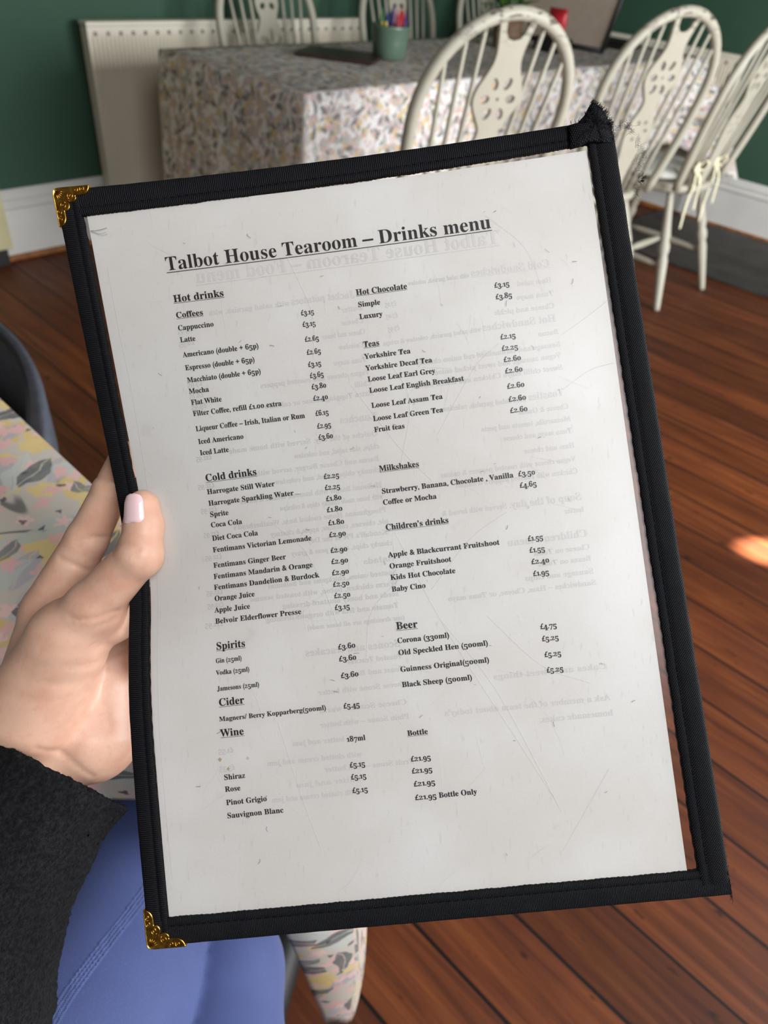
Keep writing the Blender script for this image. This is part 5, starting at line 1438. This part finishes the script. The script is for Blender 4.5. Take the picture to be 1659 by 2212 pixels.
# loose threads tangled off the torn corner
def tangle(start, path, n, spread, rad):
    bm = bmesh.new()
    P = spline(path, 8)
    for k in range(n):
        a = random.randrange(0, len(P) - 4); L = random.randrange(4, max(5, len(P) - a + 1))
        pts = []; off = Vector((0, 0, 0))
        for i in range(a, min(len(P), a + L)):
            off = off * .7 + Vector((random.gauss(0, spread), random.gauss(0, spread), random.gauss(0, spread * .6)))
            pts.append(P[i] + off)
        if len(pts) > 2: tube(bm, spline(pts, 3), rad, 4, caps=False)
    return held_bm('loose_thread', bm, M['thread'], holder)


tangle(0, [(92.6, 154.7, 3.0), (95.2, 156.5, 3.0), (97.7, 156.8, 4.0), (100.0, 156.8, 4.0), (101.5, 154.1, 4.0)], 12, .8, .03)
tangle(0, [(100.0, 156.2, 4.0), (101.7, 152.3, 4.0), (103.7, 149.1, 4.0), (105.0, 147.2, 4.0), (103.0, 143.8, 4.0), (103.7, 141.6, 4.0), (104.1, 137.8, 4.0), (105.0, 134.8, 4.0)], 9, .9, .026)
tangle(0, [(103.9, 135.5, 4.0), (104.7, 134.4, 4.0), (104.1, 134.0, 4.0), (105.4, 136.3, 4.0), (104.5, 135.0, 4.0), (105.2, 133.9, 4.0)], 12, .42, .055)
tangle(0, [(104.1, 133.7, 4.0), (101.8, 131.2, 4.0), (103.4, 128.8, 4.0), (101.8, 129.2, 4.0)], 5, .7, .026)

# scratches in the film and stray lint
bm = bmesh.new()
def scratch(pts, w, h=.62, b=bm):
    q = [Vector(p) for p in spline([(u, v, 0) for u, v in pts], 6)]
    P3 = [surf(p.x, p.y, h) for p in q]
    tube(b, P3, w, 4, caps=False)
SCR = [[(.52, .50), (.585, .63), (.68, .78), (.73, .86)], [(.58, .62), (.66, .72), (.74, .88)], [(.76, .10), (.82, .15), (.84, .21)], [(.55, .27), (.58, .33), (.545, .42)], [(.86, .27), (.91, .25), (.955, .23)],
       [(.27, .73), (.30, .84), (.32, .90)], [(.73, .93), (.76, .90), (.83, .83)], [(.48, .30), (.55, .39), (.6, .44)], [(.62, .38), (.70, .30), (.75, .27)], [(.32, .60), (.38, .57), (.44, .55)],
       [(.57, .58), (.65, .52), (.72, .49)], [(.66, .62), (.74, .69), (.82, .72)], [(.44, .66), (.46, .60), (.52, .56)], [(.30, .47), (.36, .52), (.40, .62)], [(.85, .34), (.90, .32), (.94, .315)], [(.4, .12), (.43, .2), (.42, .26)]]
for s in SCR: scratch(s, .035)
for k in range(90):
    u, v = random.uniform(.1, .9), random.uniform(.06, .94); a = random.uniform(0, 6.28); L = random.uniform(3, 16)
    scratch([(u, v), (u + L * .5 * math.cos(a) / PW + random.uniform(-.003, .003), v + L * .5 * math.sin(a) / PH), (u + L * math.cos(a) / PW, v + L * math.sin(a) / PH)], random.uniform(.014, .028))
held_bm('scratches', bm, M['scratch'], holder)['kind'] = 'stuff'
bm = bmesh.new()
scratch([(.0505, .0555), (.065, .056), (.082, .054)], .07, .75, bm); scratch([(.0505, .056), (.066, .0605), (.079, .0595)], .04, .75, bm); scratch([(.052, .057), (.07, .063), (.081, .062)], .04, .75, bm)
for k in range(60):
    u, v = random.uniform(.07, .9), random.uniform(.05, .94); a = random.uniform(0, 6.28); L = random.uniform(.7, 2.4)
    scratch([(u, v), (u + L * .5 * math.cos(a) / PW + random.uniform(-.002, .002), v + L * .5 * math.sin(a) / PH), (u + L * math.cos(a) / PW, v + L * math.sin(a) / PH)], random.uniform(.03, .07), .72, bm)
held_bm('lint', bm, M['thread'], holder)['kind'] = 'stuff'


# ------------------------------------------------------------------ the person: a hand, a sleeve and a lap
def surface_nets(f, lo, hi, h):
    """mesh of the zero level of f(points) on a grid of step h"""
    lo = np.array(lo, float); hi = np.array(hi, float); n = np.ceil((hi - lo) / h).astype(int) + 1
    ax = [lo[i] + h * np.arange(n[i]) for i in range(3)]
    X, Y, Z = np.meshgrid(*ax, indexing='ij')
    D = f(np.stack([X, Y, Z], -1).reshape(-1, 3)).reshape(n)
    s = D < 0
    c = np.zeros(tuple(n - 1), int)
    for i in (0, 1):
        for j in (0, 1):
            for k in (0, 1): c += s[i:n[0] - 1 + i, j:n[1] - 1 + j, k:n[2] - 1 + k]
    act = (c > 0) & (c < 8)
    idx = -np.ones(tuple(n - 1), int); idx[act] = np.arange(act.sum())
    cells = np.argwhere(act); acc = np.zeros((len(cells), 3)); cnt = np.zeros(len(cells))
    cor = [(i, j, k) for i in (0, 1) for j in (0, 1) for k in (0, 1)]
    for a in cor:
        for ax_ in range(3):
            if a[ax_]: continue
            b = list(a); b[ax_] = 1
            da = D[tuple((cells + a).T)]; db = D[tuple((cells + b).T)]
            m_ = (da < 0) != (db < 0)
            t = np.where(m_, da / np.where(m_, da - db, 1), 0)
            p = np.array(a, float)[None] + np.zeros((len(cells), 3)); p[:, ax_] += t
            acc += p * m_[:, None]; cnt += m_
    V = lo + (cells + acc / cnt[:, None]) * h
    F = []
    for ax_ in range(3):
        o1, o2 = [(1, 2), (2, 0), (0, 1)][ax_]
        sl0 = [slice(None)] * 3; sl1 = [slice(None)] * 3
        sl0[ax_] = slice(0, n[ax_] - 1); sl1[ax_] = slice(1, n[ax_])
        A, B = s[tuple(sl0)], s[tuple(sl1)]
        e = np.argwhere(A != B)
        e = e[(e[:, o1] > 0) & (e[:, o2] > 0) & (e[:, o1] < n[o1] - 1) & (e[:, o2] < n[o2] - 1)]
        q = []
        for d1, d2 in ((1, 1), (0, 1), (0, 0), (1, 0)):
            w = e.copy(); w[:, o1] -= d1; w[:, o2] -= d2; q.append(idx[tuple(w.T)])
        q = np.stack(q, 1); flip = ~A[tuple(e.T)]
        q[flip] = q[flip][:, ::-1]
        F.append(q)
    F = np.concatenate(F); F = F[(F >= 0).all(1)]
    return V, F


def cone(P, a, b, ra, rb):
    a, b = np.array(a, float), np.array(b, float); ab = b - a
    t = np.clip(((P - a) @ ab) / (ab @ ab), 0, 1)
    return np.linalg.norm(P - a - t[:, None] * ab, axis=1) - (ra + (rb - ra) * t)


def ball(P, c, r):
    return np.linalg.norm(P - np.array(c, float), axis=1) - r


def smin(a, b, k):
    h = np.clip(.5 + .5 * (b - a) / k, 0, 1)
    return b * (1 - h) + a * h - k * h * (1 - h)


def groove(P, pts, w):
    d = np.full(len(P), 1e9)
    for a, b in zip(pts, pts[1:]): d = np.minimum(d, cone(P, a, b, 0, 0))
    return 1.7 * np.exp(-(d / w) ** 2)


def relax(V, F, it):
    e = np.concatenate([F[:, [0, 1]], F[:, [1, 2]], F[:, [2, 3]], F[:, [3, 0]]]); e = np.concatenate([e, e[:, ::-1]])
    for _ in range(it):
        acc = np.zeros_like(V); cnt = np.zeros(len(V))
        np.add.at(acc, e[:, 0], V[e[:, 1]]); np.add.at(cnt, e[:, 0], 1)
        V = V * .4 + (acc / np.maximum(cnt, 1)[:, None]) * .6
    return V


def hand_sdf(P):
    # wrist, palm block and heel
    d = cone(P, (-180.2, -156.8, -19.0), (-167.1, -109.8, -46.0), 26, 25)
    d = smin(d, cone(P, (-169.5, -103.6, -51.0), (-157.5, -54.2, -49.0), 22, 17), 10)
    d = smin(d, cone(P, (-140.1, -106.6, -50.0), (-138.8, -73.2, -55.0), 23, 17), 9)       # little-finger side
    d = smin(d, cone(P, (-158.0, -89.0, -55.0), (-150.0, -52.8, -55.0), 18, 14), 8)
    # thumb: base pad, first bone, bent joint, tip
    th = cone(P, (-159.7, -89.7, -33.0), (-139.0, -56.0, -22.0), 23.5, 17)
    th = smin(th, cone(P, (-139.0, -56.0, -22.0), (-126.1, -41.2, -15.0), 16.5, 11.2), 6)
    th = smin(th, cone(P, (-126.1, -41.2, -15.0), (-104.7, -19.5, -8.0), 11.2, 9.3), 4)
    th = smin(th, ball(P, (-102.6, -18.3, -7.0), 9.5), 3)
    th = smin(th, cone(P, (-102.6, -17.3, -7.0), (-101.9, -5.7, -9.5), 8.9, 8.3), 3)
    th = smin(th, cone(P, (-101.9, -5.7, -9.5), (-102.4, 2.4, -10.0), 8.2, 7.0), 2)
    th = smin(th, ball(P, (-118.5, -47.9, -22.0), 9.5), 7)                             # soft bulge under the first joint
    # fingers behind the panel, each of its own length
    fi = cone(P, (-156.5, -44.5, -43.0), (-137.0, -12.6, -36.0), 12.6, 9.4)
    fi = smin(fi, cone(P, (-137.0, -12.6, -36.0), (-123.8, 10.1, -31.0), 9.2, 8.1), 2.5)
    fi = smin(fi, cone(P, (-123.8, 10.1, -31.0), (-115.8, 25.1, -27.0), 8.0, 6.8), 2)
    fm = cone(P, (-153.0, -53.8, -54.0), (-120.3, -28.1, -43.0), 12.4, 9.3)
    fm = smin(fm, cone(P, (-120.3, -28.1, -43.0), (-100.4, -7.2, -31.0), 9.1, 8.0), 2.5)
    fm = smin(fm, cone(P, (-100.4, -7.2, -31.0), (-90.3, 7.4, -25.0), 7.9, 6.8), 2)
    fr_ = cone(P, (-147.2, -64.9, -59.0), (-112.4, -47.2, -47.0), 12, 9)
    fr_ = smin(fr_, cone(P, (-112.4, -47.2, -47.0), (-88.7, -30.3, -31.0), 8.8, 7.7), 2.5)
    fr_ = smin(fr_, cone(P, (-88.7, -30.3, -31.0), (-76.4, -17.6, -22.0), 7.6, 6.5), 2)
    fp = cone(P, (-141.1, -79.0, -61.0), (-112.3, -68.8, -50.0), 11, 8)
    fp = smin(fp, cone(P, (-112.3, -68.8, -50.0), (-93.4, -57.4, -36.0), 7.8, 6.8), 2.5)
    fp = smin(fp, cone(P, (-93.4, -57.4, -36.0), (-82.9, -47.3, -25.0), 6.7, 5.8), 2)
    fing = np.minimum(np.minimum(fi, fm), np.minimum(fr_, fp))
    d = smin(d, fing, 7)
    d = smin(d, th, 5)
    # creases: thumb joint, palm side of the index finger, thumb base, back of the thumb pad, heel of the hand
    for amp, w, zmin, pts in (
            (.75, 1.0, -14, [(-113.1, -15.4, -4.0), (-108.4, -12.8, -1.0), (-103.5, -13.8, 1.0), (-100.1, -15.4, 1.0)]),
            (.4, .9, -14, [(-112.6, -17.2, -4.0), (-107.2, -14.9, -1.0), (-101.2, -17.3, 1.0)]),
            (.3, .9, -14, [(-111.0, -19.1, -4.0), (-105.7, -16.8, -1.0), (-99.7, -19.0, 1.0)]),
            (.8, 1.1, -34, [(-137.4, -13.4, -29.0), (-130.4, -11.4, -27.0), (-124.5, -12.0, -27.0), (-121.1, -10.9, -29.0)]),
            (.4, .8, -34, [(-137.9, -15.5, -29.0), (-130.8, -13.7, -27.0), (-125.0, -14.1, -27.0)]),
            (.6, .9, -34, [(-130.8, 16.2, -27.0), (-125.0, 14.4, -24.0), (-119.6, 13.2, -25.0)]),
            (.9, 1.3, -36, [(-145.9, -21.2, -33.0), (-139.3, -24.0, -29.0), (-133.7, -28.5, -28.0)]),
            (.6, 1.0, -28, [(-113.6, -41.7, -13.0), (-118.0, -43.5, -9.0), (-123.8, -44.7, -6.0), (-130.8, -44.4, -7.0)]),
            (.4, .9, -28, [(-114.4, -44.9, -13.0), (-116.8, -46.6, -11.0), (-120.7, -47.9, -9.0)]),
            (.22, 2.0, -30, [(-143.1, -56.9, -7.0), (-131.5, -58.5, -5.0), (-119.9, -56.9, -11.0)]),
            (.22, 2.0, -30, [(-147.0, -63.9, -9.0), (-134.3, -65.5, -7.0), (-122.3, -64.4, -13.0)]),
            (.22, 2.0, -32, [(-150.7, -71.1, -11.0), (-138.0, -73.2, -10.0), (-127.5, -72.9, -17.0)]),
            (.22, 2.0, -34, [(-155.5, -78.8, -15.0), (-143.0, -80.9, -14.0), (-133.6, -81.1, -21.0)]),
            (.45, 1.3, -60, [(-134.9, -93.5, -35.0), (-139.1, -100.5, -35.0), (-144.7, -106.0, -35.0)]),
            (.35, 1.2, -60, [(-130.4, -78.9, -41.0), (-129.3, -88.7, -37.0), (-125.9, -98.8, -35.0)]),
            (.5, 1.4, -60, [(-150.1, -102.4, -33.0), (-141.5, -110.5, -35.0), (-133.8, -120.4, -37.0)])):
        q = [np.array([p.x, p.y]) for p in spline([(a_[0], a_[1], 0) for a_ in pts], 3)]
        dd_ = np.full(len(P), 1e9)
        for a_, b_ in zip(q, q[1:]):
            ab = b_ - a_; t = np.clip(((P[:, :2] - a_) @ ab) / (ab @ ab), 0, 1)
            dd_ = np.minimum(dd_, np.linalg.norm(P[:, :2] - a_ - t[:, None] * ab, axis=1))
        d = d + amp * np.exp(-(dd_ / w) ** 2) * np.clip((P[:, 2] - zmin) / 3, 0, 1)
    return d


person = held_root('person', 'person in a dark fleece and blue leggings holding up the menu with the left hand', 'person')
HV, HF = surface_nets(hand_sdf, (-225, -175, -75), (-68, 45, 16), 1.0)
HV = relax(HV, HF, 1)
held('hand', HV, HF, M['skin'], person)
# thumb nail: curved plate hugging the tip
nvs = []
NU, NV = 13, 17
ax0 = np.array((-101.7, -6.1, -9.5)); ax1 = np.array((-102.6, 6.7, -10.0))
axd = (ax1 - ax0); al = np.linalg.norm(axd); axd = axd / al
sd = np.cross(axd, np.array([0, 0, 1.])); sd /= np.linalg.norm(sd); up_ = np.cross(sd, axd)
for j in range(NV):
    t = j / (NV - 1)
    for i in range(NU):
        a = (i / (NU - 1) - .5) * 2
        q = abs(2 * t - 1.0)
        wd = max(.03, 1 - q ** (5 if t > .5 else 7)) ** (.42 if t > .5 else .5)
        ang = -.30 + a * .64 * wd * (1 - .06 * t)
        along = al * (.12 + .93 * t - (.05 * a * a if t < .5 else 0) * (1 - 2 * t))
        r = 8.15 - 1.15 * t - 1.3 * max(0, t - .7) * 2 + .42 - .5 * (abs(a * wd) ** 4) - (.5 if j == 0 else 0)
        nvs.append(ax0 + axd * along + sd * math.sin(ang) * r + up_ * math.cos(ang) * r)
nl = held('thumbnail', nvs, grid_faces(NU, NV), M['nail'], person)
md = nl.modifiers.new('thick', 'SOLIDIFY'); md.thickness = .0006
nl['label'] = 'glossy pale pink thumbnail'


# fleece sleeve: tube around the forearm with an open, slightly rolled cuff
CUFF = np.array((-152.1, -122.7, -41.0)); CN = np.array((-160.9, -140.9, -30.0)) - CUFF; CN /= np.linalg.norm(CN)


def sleeve_sdf(P):
    d = cone(P, (-147.3, -113.2, -45.0), (-173.8, -153.1, -24.0), 38, 34)
    d = smin(d, cone(P, (-173.8, -153.1, -24.0), (-183.3, -197.2, 5.0), 34, 42), 14)
    d = smin(d, cone(P, (-183.3, -197.2, 5.0), (-210.7, -277.7, 25.0), 42, 58), 20)
    q = P - CUFF; al_ = q @ CN
    d = d + 1.6 * np.sin(al_ * .11 + q[:, 0] * .03) * np.exp(-np.maximum(al_, 0) / 160) - .9
    d = np.maximum(d, -(al_ + 0) - 0)
    hole = cone(P, (-142.1, -102.5, -55.0), (-169.6, -154.2, -22.0), 32, 33)
    hole = np.maximum(hole, al_ - 30)
    return np.maximum(d, -hole)


SV, SF = surface_nets(sleeve_sdf, (-270, -345, -85), (-84, -70, 85), 1.7)
SV = relax(SV, SF, 2)
nm = np.zeros_like(SV)
a, b, c, dd = SV[SF[:, 0]], SV[SF[:, 1]], SV[SF[:, 2]], SV[SF[:, 3]]
fn = np.cross(c - a, dd - b)
for k in range(4): np.add.at(nm, SF[:, k], fn)
nm /= np.maximum(np.linalg.norm(nm, axis=1, keepdims=True), 1e-9)
for i in range(len(SV)):
    p = Vector(SV[i]); SV[i] += nm[i] * (1.1 * noise.noise(p * .42) + .5 * noise.noise(p * 1.0) + 1.2 * noise.noise(p * .06))
held('fleece_sleeve', SV, SF, M['fleece'], person)
# fleece pile standing off the sleeve
pv, pf = [], []
sel = rng.choice(len(SV), 26000)
for i in sel:
    p = SV[i]
    if p[0] < -175 or p[1] < -235: continue
    t = nm[i] + rng.normal(0, .55, 3); t /= np.linalg.norm(t); L = rng.uniform(.4, 1.0)
    s = np.cross(t, rng.normal(0, 1, 3)); s /= np.linalg.norm(s); s *= .085
    k = len(pv); pv += [p - s - nm[i] * .2, p + s - nm[i] * .2, p + t * L]; pf.append((k, k + 1, k + 2))
pl_ = held('fleece_pile', pv, pf, M['fleece'], person, False); pl_['kind'] = 'stuff'

# leggings: two thighs and the hips, in room axes (millimetres)
INV = HOLD.inverted()


def legs_sdf(P):
    L = cone(P, (-400, -50, 500), (-4, 217, 560), 92, 77)
    L = smin(L, cone(P, (-4, 217, 560), (84, 281, 558), 77, 64), 20)
    L = smin(L, cone(P, (84, 281, 558), (112, 330, 60), 60, 36), 25)
    R = cone(P, (-330, -200, 490), (44, 142, 530), 80, 52)
    R = smin(R, cone(P, (44, 142, 530), (88, 190, 520), 52, 44), 20)
    R = smin(R, cone(P, (88, 190, 520), (124, 236, 60), 44, 34), 25)
    return smin(L, R, 1)


LV, LF = surface_nets(legs_sdf, (-420, -330, 40), (190, 390, 649), 3.2)
LV = relax(LV, LF, 1)
lh = np.array([list((INV @ (Vector(p) * MM)) / MM) for p in LV])
held('leggings', lh, LF, M['leggings'], person)

for ax_, ay_ in ((112, 330), (124, 236)):
    def shoe_sdf(P, ax_=ax_, ay_=ay_):
        d = cone(P, (ax_ - 25, ay_ - 15, 46), (ax_ + 15, ay_ + 9, 52), 36, 38)
        d = smin(d, cone(P, (ax_ + 15, ay_ + 9, 50), (ax_ + 125, ay_ + 72, 34), 37, 30), 18)
        return np.maximum(d, 3 - P[:, 2])
    V_, F_ = surface_nets(shoe_sdf, (ax_ - 75, ay_ - 65, -3), (ax_ + 175, ay_ + 125, 105), 4.0)
    held('shoe', np.array([list((INV @ (Vector(p) * MM)) / MM) for p in V_]), F_, M['black'], person)


def on_legs(x, y):
    """top of the leggings above a room point (mm)"""
    zs = np.arange(662, 380, -.5); P = np.stack([np.full(len(zs), x), np.full(len(zs), y), zs], 1)
    k = np.argmax(legs_sdf(P) < 0); return Vector((x, y, zs[k]))


# flat-locked seam along the upper thigh: four chained rows of thread on a raised band
sp_ = spline([(84, 243, 0), (64, 233, 0), (26, 216, 0), (-8, 202, 0), (-40, 186, 0), (-70, 170, 0)], 30)
bm = bmesh.new()
sd_ = []
for i, p in enumerate(sp_):
    t = (sp_[min(i + 1, len(sp_) - 1)] - sp_[max(i - 1, 0)]).normalized(); sd_.append(Vector((-t.y, t.x, 0)))
for row in range(4):
    for ph in (0, 1):
        pts = []
        for i, p in enumerate(sp_):
            o_ = (row - 1.5) * 2.1 + (.75 if (i + ph) % 2 else -.75)
            q = on_legs(p.x + sd_[i].x * o_, p.y + sd_[i].y * o_) + Vector((0, 0, .25))
            pts.append((INV @ (q * MM)) / MM)
        tube(bm, pts, .34, 5)
held_bm('seam_stitching', bm, M['stitch'], person)
